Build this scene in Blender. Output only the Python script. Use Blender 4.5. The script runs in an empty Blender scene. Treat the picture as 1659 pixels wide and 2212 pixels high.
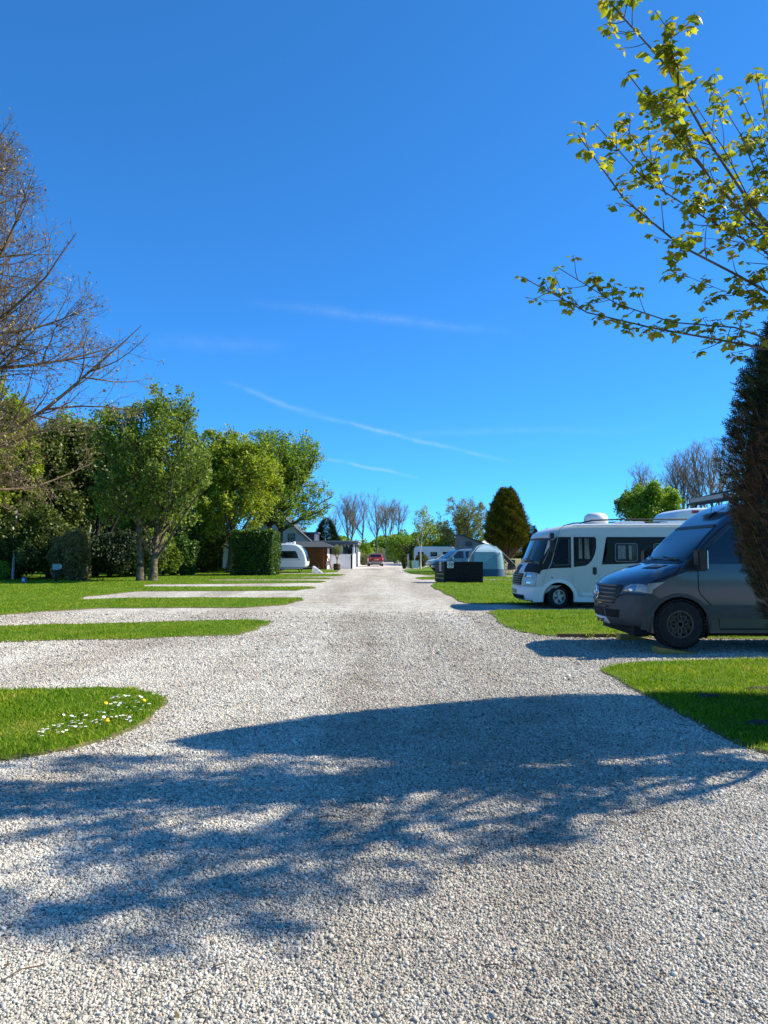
import bpy, bmesh, math, random
import numpy as np
from mathutils import Vector, Matrix
from mathutils.geometry import tessellate_polygon

SC = bpy.context.scene
COL = SC.collection
R = math.radians

# ------------------------------------------------------------------ camera
CAM_H = 1.6
FPX = 1534.0            # focal length in pixels of a 1659 x 2212 picture
TILT = math.atan((1195 - 1106) / FPX)
cd = bpy.data.cameras.new('camera'); cam = bpy.data.objects.new('camera', cd); COL.objects.link(cam)
cd.sensor_fit = 'VERTICAL'; cd.sensor_height = 36.0; cd.lens = 36.0 * FPX / 2212.0
cd.clip_start = 0.1; cd.clip_end = 4000
cam.location = (0, 0, CAM_H); cam.rotation_euler = (math.pi / 2 + TILT, 0, 0)
SC.camera = cam

# ------------------------------------------------------------------ light
SUN_TO = Vector((1.23, 0.25, 1.0)).normalized()
SUN_EL = math.asin(SUN_TO.z); SUN_AZ = math.atan2(SUN_TO.x, SUN_TO.y)
sd = bpy.data.lights.new('sun', 'SUN'); sun = bpy.data.objects.new('sun', sd); COL.objects.link(sun)
sd.energy = 3.7; sd.angle = R(0.53); sd.color = (1.0, 0.965, 0.86)
sun.rotation_euler = SUN_TO.to_track_quat('Z', 'Y').to_euler(); sun.location = (20, 5, 30)
SC.view_settings.view_transform = 'Standard'; SC.view_settings.look = 'None'
SC.view_settings.gamma = 1.0; SC.view_settings.exposure = 1.2
SC.view_settings.use_curve_mapping = False
SC.cycles.max_bounces = 6; SC.cycles.diffuse_bounces = 3; SC.cycles.glossy_bounces = 3
SC.cycles.transparent_max_bounces = 12; SC.cycles.transmission_bounces = 4
SC.cycles.caustics_reflective = False; SC.cycles.caustics_refractive = False

def px_dir(px, py):
    u = (px - 829.5) / FPX; v = (1106 - py) / FPX
    c, s = math.cos(TILT), math.sin(TILT)
    return Vector((u, c - v * s, s + v * c))
def at(px, py, D):                       # point seen at a picture position, D metres ahead
    d = px_dir(px, py); t = D / d.y
    return Vector((d.x * t, D, CAM_H + d.z * t))
def G(px, py, z=0.0):                    # point on the ground
    d = px_dir(px, py); t = (z - CAM_H) / d.z
    return (d.x * t, d.y * t)
def XX(px, D, py=1195): return at(px, py, D).x
def ZZ(py, D): return at(829.5, py, D).z

# ------------------------------------------------------------------ sky
W = bpy.data.worlds.new('World'); SC.world = W; W.use_nodes = True
nt = W.node_tree; N = nt.nodes; L = nt.links
for n in list(N): N.remove(n)
out = N.new('ShaderNodeOutputWorld'); bg = N.new('ShaderNodeBackground'); bg.inputs[1].default_value = 0.15
sky = N.new('ShaderNodeTexSky'); sky.sky_type = 'NISHITA'; sky.sun_disc = False
sky.sun_elevation = SUN_EL; sky.sun_rotation = SUN_AZ
sky.altitude = 1000; sky.air_density = 0.7; sky.dust_density = 0.0; sky.ozone_density = 9.0
tc = N.new('ShaderNodeTexCoord')
def M(op, a, b=None, c=None):
    n = N.new('ShaderNodeMath'); n.operation = op
    for i, v in enumerate((a, b, c)):
        if v is None: continue
        if isinstance(v, (int, float)): n.inputs[i].default_value = v
        else: L.new(v, n.inputs[i])
    return n.outputs[0]
def VM(op, a, b=None, out='Vector'):
    n = N.new('ShaderNodeVectorMath'); n.operation = op
    for i, v in enumerate((a, b)):
        if v is None: continue
        if isinstance(v, (tuple, list, Vector)): n.inputs[i].default_value = tuple(v)
        elif isinstance(v, (int, float)): n.inputs['Scale'].default_value = v
        else: L.new(v, n.inputs[i])
    return n.outputs[out]
dirn = VM('NORMALIZE', tc.outputs['Generated'])
nz1 = N.new('ShaderNodeTexNoise'); nz1.inputs['Scale'].default_value = 9; nz1.inputs['Detail'].default_value = 5
L.new(dirn, nz1.inputs['Vector'])
warp = VM('SCALE', VM('SUBTRACT', nz1.outputs['Color'], (0.5, 0.5, 0.5)), 0.02)
dw = VM('ADD', dirn, warp)
def streak(p0, p1, width, dens, skew=1.0):
    a = px_dir(*p0).normalized(); b = px_dir(*p1).normalized()
    n = a.cross(b).normalized(); mid = ((a + b) / 2).normalized(); tan = n.cross(mid).normalized()
    half = a.angle(b) / 2
    off = M('ABSOLUTE', VM('DOT_PRODUCT', dw, n, 'Value'))
    al = M('DIVIDE', VM('DOT_PRODUCT', dw, tan, 'Value'), half)
    across = M('POWER', M('MAXIMUM', M('SUBTRACT', 1.0, M('DIVIDE', off, width)), 0.0), 1.6)
    along = M('MAXIMUM', M('SUBTRACT', 1.0, M('MULTIPLY', al, al)), 0.0)
    front = M('GREATER_THAN', VM('DOT_PRODUCT', dirn, mid, 'Value'), 0.0)
    return M('MULTIPLY', M('MULTIPLY', across, along), M('MULTIPLY', front, dens))
wisps = [streak((520, 648), (1130, 724), 0.012, 0.1), streak((470, 822), (720, 905), 0.007, 0.15),
         streak((640, 890), (1130, 1003), 0.0052, 0.23), streak((680, 985), (910, 1032), 0.0042, 0.28),
         streak((760, 940), (1450, 925), 0.009, 0.06), streak((300, 735), (640, 748), 0.02, 0.06)]
mask = wisps[0]
for w_ in wisps[1:]: mask = M('ADD', mask, w_)
nz2 = N.new('ShaderNodeTexNoise'); nz2.inputs['Scale'].default_value = 34; nz2.inputs['Detail'].default_value = 9; nz2.inputs['Roughness'].default_value = 0.68
L.new(dw, nz2.inputs['Vector'])
mask = M('MULTIPLY', mask, M('MAXIMUM', M('MULTIPLY_ADD', nz2.outputs['Fac'], 3.4, -0.8), 0.0))
hsv = N.new('ShaderNodeMix'); hsv.data_type = 'RGBA'; hsv.blend_type = 'MULTIPLY'; hsv.inputs[0].default_value = 1.0
hsv.inputs[7].default_value = (0.262, 0.745, 1.05, 1)            # the deep azure of this day's air
gm = N.new('ShaderNodeGamma'); gm.inputs[1].default_value = 0.8; L.new(sky.outputs[0], gm.inputs[0]); L.new(gm.outputs[0], hsv.inputs[6])
mixc = N.new('ShaderNodeMix'); mixc.data_type = 'RGBA'
L.new(mask, mixc.inputs[0]); L.new(hsv.outputs[2], mixc.inputs[6]); mixc.inputs[7].default_value = (2.0, 2.6, 3.3, 1)
L.new(mixc.outputs[2], bg.inputs[0]); L.new(bg.outputs[0], out.inputs[0])

# ------------------------------------------------------------------ materials
MATS = {}
def nodes(name):
    m = bpy.data.materials.new(name); m.use_nodes = True
    t = m.node_tree; b = t.nodes['Principled BSDF']
    return m, t, b
def ramp(t, fac, stops, interp='LINEAR'):
    r = t.nodes.new('ShaderNodeValToRGB'); r.color_ramp.interpolation = interp
    e = r.color_ramp.elements
    while len(e) < len(stops): e.new(0.5)
    for i, (p, c) in enumerate(stops): e[i].position = p; e[i].color = (*c, 1)
    t.links.new(fac, r.inputs[0]); return r.outputs[0]
def noise(t, scale, detail=4, vec=None, rough=0.5):
    n = t.nodes.new('ShaderNodeTexNoise'); n.inputs['Scale'].default_value = scale
    n.inputs['Detail'].default_value = detail; n.inputs['Roughness'].default_value = rough
    if vec is None:
        c = t.nodes.new('ShaderNodeTexCoord'); vec = c.outputs['Object']
    t.links.new(vec, n.inputs['Vector']); return n.outputs['Fac']
def mixcol(t, f, a, b, mode='MIX'):
    n = t.nodes.new('ShaderNodeMix'); n.data_type = 'RGBA'; n.blend_type = mode
    for s, v in ((0, f), (6, a), (7, b)):
        if isinstance(v, (int, float)): n.inputs[s].default_value = v
        elif isinstance(v, tuple): n.inputs[s].default_value = (*v, 1)
        else: t.links.new(v, n.inputs[s])
    return n.outputs[2]
def bump(t, b, h, strength, dist=0.01):
    n = t.nodes.new('ShaderNodeBump'); n.inputs['Strength'].default_value = strength; n.inputs['Distance'].default_value = dist
    t.links.new(h, n.inputs['Height']); t.links.new(n.outputs[0], b.inputs['Normal'])
def sc(c, k): return tuple(min(1, x * k) for x in c)
def pm(name, col, rough=0.5, var=0.15, scale=6, bmp=0.0, bscale=60, metal=0.0, coat=0.0, spec=0.5):
    if name in MATS: return MATS[name]
    m, t, b = nodes(name)
    f = noise(t, scale, 5)
    c = ramp(t, f, [(0.3, sc(col, 1 - var)), (0.7, sc(col, 1 + var))])
    t.links.new(c, b.inputs['Base Color'])
    b.inputs['Roughness'].default_value = rough; b.inputs['Metallic'].default_value = metal
    b.inputs['Coat Weight'].default_value = coat; b.inputs['Coat Roughness'].default_value = 0.06
    b.inputs['Specular IOR Level'].default_value = spec
    if bmp: bump(t, b, noise(t, bscale, 6), bmp)
    MATS[name] = m; return m
def paint(name, col, dirt=(0.25, 0.22, 0.18), amount=0.12, rough=0.32, coat=0.6, spec=0.5):
    if name in MATS: return MATS[name]
    m, t, b = nodes(name)
    f = noise(t, 2.2, 8, rough=0.65)
    g = ramp(t, f, [(0.42, (0, 0, 0)), (0.75, (amount,) * 3)])
    t.links.new(mixcol(t, g, col, dirt), b.inputs['Base Color'])
    b.inputs['Roughness'].default_value = rough; b.inputs['Coat Weight'].default_value = coat; b.inputs['Coat Roughness'].default_value = 0.08; b.inputs['Specular IOR Level'].default_value = spec
    MATS[name] = m; return m
def leafm(name, stops, trans=0.35, rough=0.55, spec=0.3, tint=[(0.3, (0.72, 0.74, 0.7)), (0.7, (1.12, 1.1, 1.05))], nscale=0.9):
    if name in MATS: return MATS[name]
    m, t, b = nodes(name)
    g = t.nodes.new('ShaderNodeNewGeometry')
    c = ramp(t, g.outputs['Random Per Island'], stops)
    f = noise(t, nscale, 6, rough=0.62)
    c = mixcol(t, 1.0, c, ramp(t, f, tint), 'MULTIPLY')
    t.links.new(c, b.inputs['Base Color']); b.inputs['Roughness'].default_value = rough
    b.inputs['Specular IOR Level'].default_value = spec
    tr = t.nodes.new('ShaderNodeBsdfTranslucent'); mx = t.nodes.new('ShaderNodeMixShader'); mx.inputs[0].default_value = trans
    t.links.new(mixcol(t, 1.0, c, (1.25, 1.3, 0.7), 'MULTIPLY'), tr.inputs[0])
    o = [n for n in t.nodes if n.type == 'OUTPUT_MATERIAL'][0]
    t.links.new(b.outputs[0], mx.inputs[1]); t.links.new(tr.outputs[0], mx.inputs[2]); t.links.new(mx.outputs[0], o.inputs[0])
    MATS[name] = m; return m
def glassm(name, col=(0.008, 0.012, 0.018), rough=0.04):
    if name in MATS: return MATS[name]
    m, t, b = nodes(name)
    c = ramp(t, noise(t, 3, 2), [(0.3, sc(col, 0.7)), (0.7, sc(col, 1.5))])
    t.links.new(c, b.inputs['Base Color']); b.inputs['Roughness'].default_value = rough
    b.inputs['Specular IOR Level'].default_value = 0.62
    MATS[name] = m; return m
def clearm(name, op=0.25, tint=(0.02, 0.03, 0.035)):
    if name in MATS: return MATS[name]
    m, t, b = nodes(name)
    t.links.new(ramp(t, noise(t, 2, 2), [(0, tint), (1, sc(tint, 1.4))]), b.inputs['Base Color'])
    b.inputs['Roughness'].default_value = 0.03; b.inputs['Coat Weight'].default_value = 1.0
    tr = t.nodes.new('ShaderNodeBsdfTransparent'); mx = t.nodes.new('ShaderNodeMixShader'); mx.inputs[0].default_value = op
    o = [n for n in t.nodes if n.type == 'OUTPUT_MATERIAL'][0]
    t.links.new(tr.outputs[0], mx.inputs[1]); t.links.new(b.outputs[0], mx.inputs[2]); t.links.new(mx.outputs[0], o.inputs[0])
    MATS[name] = m; return m

def grass_mat():
    m, t, b = nodes('lawn')
    f1 = noise(t, 0.55, 5, rough=0.6); f2 = noise(t, 14, 5, rough=0.7)
    c = ramp(t, f1, [(0.28, (0.075, 0.15, 0.005)), (0.5, (0.11, 0.195, 0.007)), (0.72, (0.17, 0.235, 0.016))])
    c = mixcol(t, ramp(t, f2, [(0.35, (0, 0, 0)), (0.75, (0.55,) * 3)]), c, (0.08, 0.11, 0.014))
    f3 = noise(t, 1.7, 6, rough=0.75)
    c = mixcol(t, ramp(t, f3, [(0.62, (0, 0, 0)), (0.76, (0.55,) * 3)]), c, (0.24, 0.2, 0.075))
    t.links.new(c, b.inputs['Base Color']); b.inputs['Roughness'].default_value = 0.8; b.inputs['Specular IOR Level'].default_value = 0.15
    bump(t, b, noise(t, 45, 6, rough=0.8), 0.9, 0.03)
    return m
M_LAWN = grass_mat()
M_SOIL = pm('soil_edge', (0.13, 0.11, 0.05), 0.95, 0.4, 9, 0.8, 60, spec=0.1)
def gravel_tone(t, col):
    """worn tracks, thin patches and damp stains over the whole drive, by place"""
    g = t.nodes.new('ShaderNodeNewGeometry'); p = g.outputs['Position']
    col = mixcol(t, 1.0, col, ramp(t, noise(t, 0.33, 6, p, 0.6), [(0.3, (0.84, 0.8, 0.75)), (0.68, (1.05, 1.04, 1.03))]), 'MULTIPLY')
    col = mixcol(t, 1.0, col, ramp(t, noise(t, 1.9, 7, p, 0.7), [(0.3, (0.8, 0.78, 0.75)), (0.62, (1.05, 1.05, 1.05))]), 'MULTIPLY')
    mp = t.nodes.new('ShaderNodeMapping'); mp.inputs['Scale'].default_value = (0.62, 0.045, 1); mp.inputs['Rotation'].default_value = (0, 0, -0.03); t.links.new(p, mp.inputs[0])
    return mixcol(t, 1.0, col, ramp(t, noise(t, 1.0, 3, mp.outputs[0], 0.5), [(0.38, (0.8, 0.77, 0.74)), (0.58, (1.05, 1.05, 1.05))]), 'MULTIPLY')
STONES = [(0.0, (0.16, 0.155, 0.145)), (0.13, (0.38, 0.36, 0.31)), (0.3, (0.56, 0.53, 0.45)), (0.46, (0.67, 0.635, 0.54)), (0.57, (0.62, 0.49, 0.385)), (0.68, (0.69, 0.645, 0.54)), (0.86, (0.8, 0.765, 0.665)), (1.0, (0.43, 0.415, 0.37))]
def gravel_mat():
    m, t, b = nodes('gravel')
    c = t.nodes.new('ShaderNodeTexCoord')
    v = t.nodes.new('ShaderNodeTexVoronoi'); v.inputs['Scale'].default_value = 40; v.inputs['Randomness'].default_value = 1.0
    t.links.new(c.outputs['Object'], v.inputs['Vector'])
    sep = t.nodes.new('ShaderNodeSeparateColor'); t.links.new(v.outputs['Color'], sep.inputs[0])
    col = ramp(t, sep.outputs[0], STONES)
    dk = ramp(t, v.outputs['Distance'], [(0.4, (1.06, 1.06, 1.06)), (0.85, (0.5, 0.49, 0.48))])  # gaps between stones darkened, their self-shadow put into the colour
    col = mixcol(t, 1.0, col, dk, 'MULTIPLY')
    v2 = t.nodes.new('ShaderNodeTexVoronoi'); v2.inputs['Scale'].default_value = 9; t.links.new(c.outputs['Object'], v2.inputs['Vector'])
    s2 = t.nodes.new('ShaderNodeSeparateColor'); t.links.new(v2.outputs['Color'], s2.inputs[0])
    col = mixcol(t, 1.0, col, ramp(t, s2.outputs[0], [(0, (0.78, 0.78, 0.78)), (1, (1.18, 1.18, 1.18))]), 'MULTIPLY')
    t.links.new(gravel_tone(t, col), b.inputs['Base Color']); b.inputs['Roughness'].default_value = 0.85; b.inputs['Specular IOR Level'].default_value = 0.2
    inv = t.nodes.new('ShaderNodeMath'); inv.operation = 'SUBTRACT'; inv.inputs[0].default_value = 1.0; t.links.new(v.outputs['Distance'], inv.inputs[1])
    bump(t, b, inv.outputs[0], 1.0, 0.011)
    return m
M_GRAVEL = gravel_mat()
def stone_mat():
    m, t, b = nodes('gravel_stone')
    o = t.nodes.new('ShaderNodeObjectInfo')
    col = ramp(t, o.outputs['Random'], STONES)
    c = t.nodes.new('ShaderNodeTexCoord')
    col = mixcol(t, 1.0, col, ramp(t, noise(t, 3, 5, c.outputs['Object']), [(0.3, (0.82, 0.82, 0.82)), (0.7, (1.1, 1.1, 1.1))]), 'MULTIPLY')
    t.links.new(gravel_tone(t, col), b.inputs['Base Color']); b.inputs['Roughness'].default_value = 0.75; b.inputs['Specular IOR Level'].default_value = 0.3
    return m
M_STONE = stone_mat()
BARK = pm('bark', (0.095, 0.078, 0.06), 0.9, 0.45, 7, 0.7, 40, spec=0.15)
BARK_GREY = pm('bark_grey', (0.23, 0.195, 0.15), 0.9, 0.4, 6, 0.7, 40, spec=0.15)
BARK_DARK = pm('bark_dark', (0.045, 0.037, 0.03), 0.9, 0.4, 7, 0.7, 40, spec=0.1)
BARK_PALE = pm('bark_pale', (0.55, 0.52, 0.46), 0.85, 0.3, 9, 0.5, 40, spec=0.2)
BLACKP = pm('black_plastic', (0.018, 0.019, 0.021), 0.5, 0.3, 12, 0.15, 200)
RUBBER = pm('tyre_rubber', (0.02, 0.02, 0.021), 0.85, 0.3, 20, 0.2, 120, spec=0.25)
VOID = pm('dark_interior', (0.006, 0.006, 0.007), 0.9, 0.3, 5)
GLASS = glassm('vehicle_glass')
CLEAR = clearm('clear_pane')
WHITE_GRP = paint('white_bodywork', (0.72, 0.73, 0.73), amount=0.08)
CHROME = pm('bright_metal', (0.6, 0.61, 0.62), 0.2, 0.1, 5, metal=1.0)
STEEL = pm('grey_steel', (0.35, 0.36, 0.37), 0.4, 0.15, 8, metal=0.8)
WOOD_BLACK = pm('black_stained_wood', (0.014, 0.012, 0.012), 0.75, 0.4, 9, 0.5, 50, spec=0.25)

# ------------------------------------------------------------------ object helpers
def link(name, me, mat=None, parent=None):
    o = bpy.data.objects.new(name, me); COL.objects.link(o)
    if mat is not None:
        for m_ in (mat if isinstance(mat, (list, tuple)) else [mat]): me.materials.append(m_)
    if parent is not None: o.parent = parent
    return o
def tag(o, label=None, cat=None, group=None, kind=None):
    if label: o['label'] = label
    if cat: o['category'] = cat
    if group: o['group'] = group
    if kind: o['kind'] = kind
    return o
def thing(name, label, cat, loc=(0, 0, 0), rz=0.0, group=None):
    o = bpy.data.objects.new(name, None); COL.objects.link(o); o.empty_display_size = 0.2
    o.location = loc; o.rotation_euler = (0, 0, rz)
    return tag(o, label, cat, group)
def np_mesh(name, V, F, smooth=False, midx=None):
    """V (n,3); F (m,k) one face size"""
    me = bpy.data.meshes.new(name); V = np.asarray(V, np.float32); F = np.asarray(F, np.int32)
    me.vertices.add(len(V)); me.vertices.foreach_set('co', V.ravel())
    k = F.shape[1]; me.loops.add(F.size); me.loops.foreach_set('vertex_index', F.ravel())
    me.polygons.add(len(F)); me.polygons.foreach_set('loop_start', np.arange(0, F.size, k, dtype=np.int32))
    me.polygons.foreach_set('loop_total', np.full(len(F), k, np.int32))
    if smooth: me.polygons.foreach_set('use_smooth', np.ones(len(F), bool))
    me.update(calc_edges=True); return me
class MB:
    def __init__(s): s.v = []; s.f = []
    def add(s, vs, fs):
        k = len(s.v); s.v += [tuple(p) for p in vs]; s.f += [tuple(i + k for i in f) for f in fs]; return s
    def box(s, c, size, rz=0.0, rx=0.0, ry=0.0, taper=1.0):
        hx, hy, hz = (q / 2 for q in size); m = Matrix.Translation(c) @ Matrix.Rotation(rz, 4, 'Z') @ Matrix.Rotation(ry, 4, 'Y') @ Matrix.Rotation(rx, 4, 'X')
        vs = [m @ Vector((a * hx * (taper if e > 0 else 1), b * hy * (taper if e > 0 else 1), e * hz)) for e in (-1, 1) for a, b in ((-1, -1), (1, -1), (1, 1), (-1, 1))]
        return s.add(vs, [(0, 3, 2, 1), (4, 5, 6, 7), (0, 1, 5, 4), (1, 2, 6, 5), (2, 3, 7, 6), (3, 0, 4, 7)])
    def b2(s, x0, x1, y0, y1, z0, z1): return s.box(((x0 + x1) / 2, (y0 + y1) / 2, (z0 + z1) / 2), (abs(x1 - x0), abs(y1 - y0), abs(z1 - z0)))
    def tube(s, pts, rad, n=8, caps=True):
        pts = [Vector(p) for p in pts]; rad = rad if isinstance(rad, (list, tuple)) else [rad] * len(pts); vs = []; fs = []
        for i, p in enumerate(pts):
            t = (pts[min(i + 1, len(pts) - 1)] - pts[max(i - 1, 0)]).normalized()
            a = t.cross(Vector((0, 0, 1)) if abs(t.z) < 0.9 else Vector((1, 0, 0))).normalized(); b = t.cross(a)
            vs += [p + (a * math.cos(2 * math.pi * j / n) + b * math.sin(2 * math.pi * j / n)) * rad[i] for j in range(n)]
        for i in range(len(pts) - 1):
            fs += [(i * n + j, i * n + (j + 1) % n, (i + 1) * n + (j + 1) % n, (i + 1) * n + j) for j in range(n)]
        if caps: fs += [tuple(range(n))[::-1], tuple((len(pts) - 1) * n + j for j in range(n))]
        return s.add(vs, fs)
    def lathe(s, prof, n=20, axis='z', c=(0, 0, 0), sx=1, sy=1, caps=True):
        vs = []; c = Vector(c)
        for r_, h in prof:
            for j in range(n):
                a = 2 * math.pi * j / n; x, y = r_ * math.cos(a) * sx, r_ * math.sin(a) * sy
                vs.append(c + Vector((x, y, h) if axis == 'z' else (x, h, y)))
        fs = [(i * n + j, i * n + (j + 1) % n, (i + 1) * n + (j + 1) % n, (i + 1) * n + j) for i in range(len(prof) - 1) for j in range(n)]
        if caps: fs += [tuple(range(n))[::-1], tuple((len(prof) - 1) * n + j for j in range(n))]
        return s.add(vs, fs)
    def prism(s, poly, d0, d1, plane='xz'):
        n = len(poly); f = {'xz': lambda p, d: (p[0], d, p[1]), 'xy': lambda p, d: (p[0], p[1], d), 'yz': lambda p, d: (d, p[0], p[1])}[plane]
        vs = [f(p, d0) for p in poly] + [f(p, d1) for p in poly]
        return s.add(vs, [tuple(range(n))[::-1], tuple(range(n, 2 * n))] + [(i, (i + 1) % n, n + (i + 1) % n, n + i) for i in range(n)])
    def build(s, name, mat, parent=None, smooth=False, bevel=0.0, loc=None):
        me = bpy.data.meshes.new(name); me.from_pydata(s.v, [], s.f)
        bm = bmesh.new(); bm.from_mesh(me)
        bmesh.ops.recalc_face_normals(bm, faces=bm.faces)
        if bevel: bmesh.ops.bevel(bm, geom=list(bm.edges), offset=bevel, segments=2, affect='EDGES', clamp_overlap=True)
        bm.to_mesh(me); bm.free()
        if smooth:
            for p in me.polygons: p.use_smooth = True
            me.set_sharp_from_angle(angle=R(40))
        o = link(name, me, mat, parent)
        if loc: o.location = loc
        return o
def text_obj(s, size, mat, parent, loc, rot, name='lettering', depth=0.004, ax='CENTER'):
    cu = bpy.data.curves.new(name, 'FONT'); cu.body = s; cu.size = size; cu.align_x = ax; cu.align_y = 'CENTER'; cu.extrude = depth; cu.offset = size * 0.03
    tmp = bpy.data.objects.new(name, cu); COL.objects.link(tmp); bpy.context.view_layer.update()
    me = bpy.data.meshes.new_from_object(tmp.evaluated_get(bpy.context.evaluated_depsgraph_get()))
    bpy.data.objects.remove(tmp); me.materials.clear()
    o = link(name, me, mat, parent); o.location = loc; o.rotation_euler = rot; return o
def copy_tree(o, parent=None):
    c = o.copy(); COL.objects.link(c); c.parent = parent
    for ch in o.children: copy_tree(ch, c)
    return c

# ------------------------------------------------------------------ ground, gravel, lawns
def sheet(name, x0, x1, y0, y1, z, mat):
    me = bpy.data.meshes.new(name); me.from_pydata([(x0, y0, z), (x1, y0, z), (x1, y1, z), (x0, y1, z)], [], [(0, 1, 2, 3)])
    return tag(link(name, me, mat), kind='structure')
sheet('ground', -1500, 1500, -600, 3000, -0.06, M_LAWN)
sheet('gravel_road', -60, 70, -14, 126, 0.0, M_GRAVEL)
rng = np.random.default_rng(7)
LAWNS = []
def wig(x, y, s=1.0): return 0.5 * (math.sin(x * 3.1 + y * 1.7) + math.sin(x * 7.3 - y * 5.9 + 1.3) * 0.6 + math.sin(x * 17 + y * 13) * 0.35) * s
def lawn(name, pxs, label=None, z=0.026, world=False):
    pts = [p if world else G(*p) for p in pxs]; den = []
    for i, a in enumerate(pts):
        b = pts[(i + 1) % len(pts)]; d = math.dist(a, b); D = max(4.0, min(math.hypot(*a), math.hypot(*b)))
        n = max(1, min(60, int(d / (0.012 * D))))
        for k in range(n):
            f = k / n; x = a[0] + (b[0] - a[0]) * f; y = a[1] + (b[1] - a[1]) * f
            w = 0.06 * min(1.5, D / 10); den.append((x + wig(x, y, w), y + wig(y + 3, x, w)))
    ar = sum(den[i][0] * den[(i + 1) % len(den)][1] - den[(i + 1) % len(den)][0] * den[i][1] for i in range(len(den)))
    if ar < 0: den.reverse()
    n = len(den); outer = []
    for i in range(n):
        a, b = den[i - 1], den[(i + 1) % n]; tx, ty = b[0] - a[0], b[1] - a[1]; l = math.hypot(tx, ty) or 1
        outer.append((den[i][0] + ty / l * 0.1, den[i][1] - tx / l * 0.1))
    V = [(x, y, z) for x, y in den] + [(x, y, -0.02) for x, y in outer]
    tris = tessellate_polygon([[Vector((x, y, 0)) for x, y in den]])
    F = [tuple(t) for t in tris] + [(i, n + i, n + (i + 1) % n, (i + 1) % n) for i in range(n)]
    me = bpy.data.meshes.new(name); me.from_pydata(V, [], F)
    bm = bmesh.new(); bm.from_mesh(me); bmesh.ops.recalc_face_normals(bm, faces=bm.faces); bm.to_mesh(me); bm.free()
    for p in me.polygons: p.material_index = 1 if len(p.vertices) == 4 else 0
    o = link(name, me, [M_LAWN, M_SOIL]); tag(o, kind='structure')
    LAWNS.append(np.array(den)); return o
LP = {
 'near_left': [(-60, 1499), (0, 1495), (100, 1493), (220, 1487), (290, 1492), (340, 1500), (356, 1510), (345, 1530), (310, 1565), (240, 1595), (150, 1618), (60, 1634), (0, 1645), (-150, 1682), (-800, 1760), (-800, 1500)],
 'strip': [(-900, 1362), (0, 1354), (330, 1346), (528, 1340), (585, 1344), (554, 1362), (506, 1373), (300, 1381), (0, 1388), (-900, 1396)],
 'main_left': [(-1500, 1346), (0, 1329), (88, 1322), (220, 1314), (528, 1313), (616, 1307), (651, 1297), (645, 1292.5), (484, 1292), (308, 1292.5), (172, 1296), (180, 1290), (264, 1281), (308, 1277.5), (480, 1277), (638, 1276), (680, 1270.5), (670, 1268), (308, 1268), (310, 1264.5), (334, 1262.5), (500, 1261.3), (690, 1259), (702, 1257), (690, 1255), (444, 1254.3), (450, 1252.3), (600, 1252), (705, 1251.5), (722, 1250), (700, 1248.4), (610, 1247.8), (610, 1247), (725, 1245), (746, 1242), (725, 1240.2), (560, 1240.5), (560, 1239), (690, 1238), (728, 1236), (730, 1231), (700, 1229.5), (640, 1226), (-1500, 1226)],
 'near_right': [(1297, 1449), (1333, 1441.6), (1381, 1434), (1453, 1430), (1549, 1428.5), (1659, 1427), (2600, 1420), (2600, 1760), (1900, 1690), (1659, 1631), (1626, 1621.6), (1585, 1602), (1525, 1573.6), (1465, 1537.6), (1405, 1506), (1340, 1470)],
 'van_side': [(1060, 1325), (1075, 1340), (1100, 1357), (1130, 1368), (1170, 1374), (1203, 1376.5), (1290, 1378), (1659, 1381), (2600, 1386), (2600, 1318), (1290, 1318), (1075, 1319)],
 'mid_right': [(931, 1267), (960, 1281), (1000, 1301), (1025, 1305), (1110, 1306), (2400, 1306), (2400, 1254), (1080, 1253.5), (960, 1255), (942, 1258)],
 'strip_right': [(897, 1249.3), (905, 1247.5), (940, 1246), (2400, 1246), (2400, 1251.7), (960, 1252), (915, 1252)],
 'far_right': [(871, 1232), (880, 1229.8), (905, 1229), (925, 1224), (945, 1216), (2400, 1216), (2400, 1243.5), (935, 1243.5), (885, 1239)]}
for k_, v_ in LP.items(): lawn('lawn_' + k_, v_)

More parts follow.
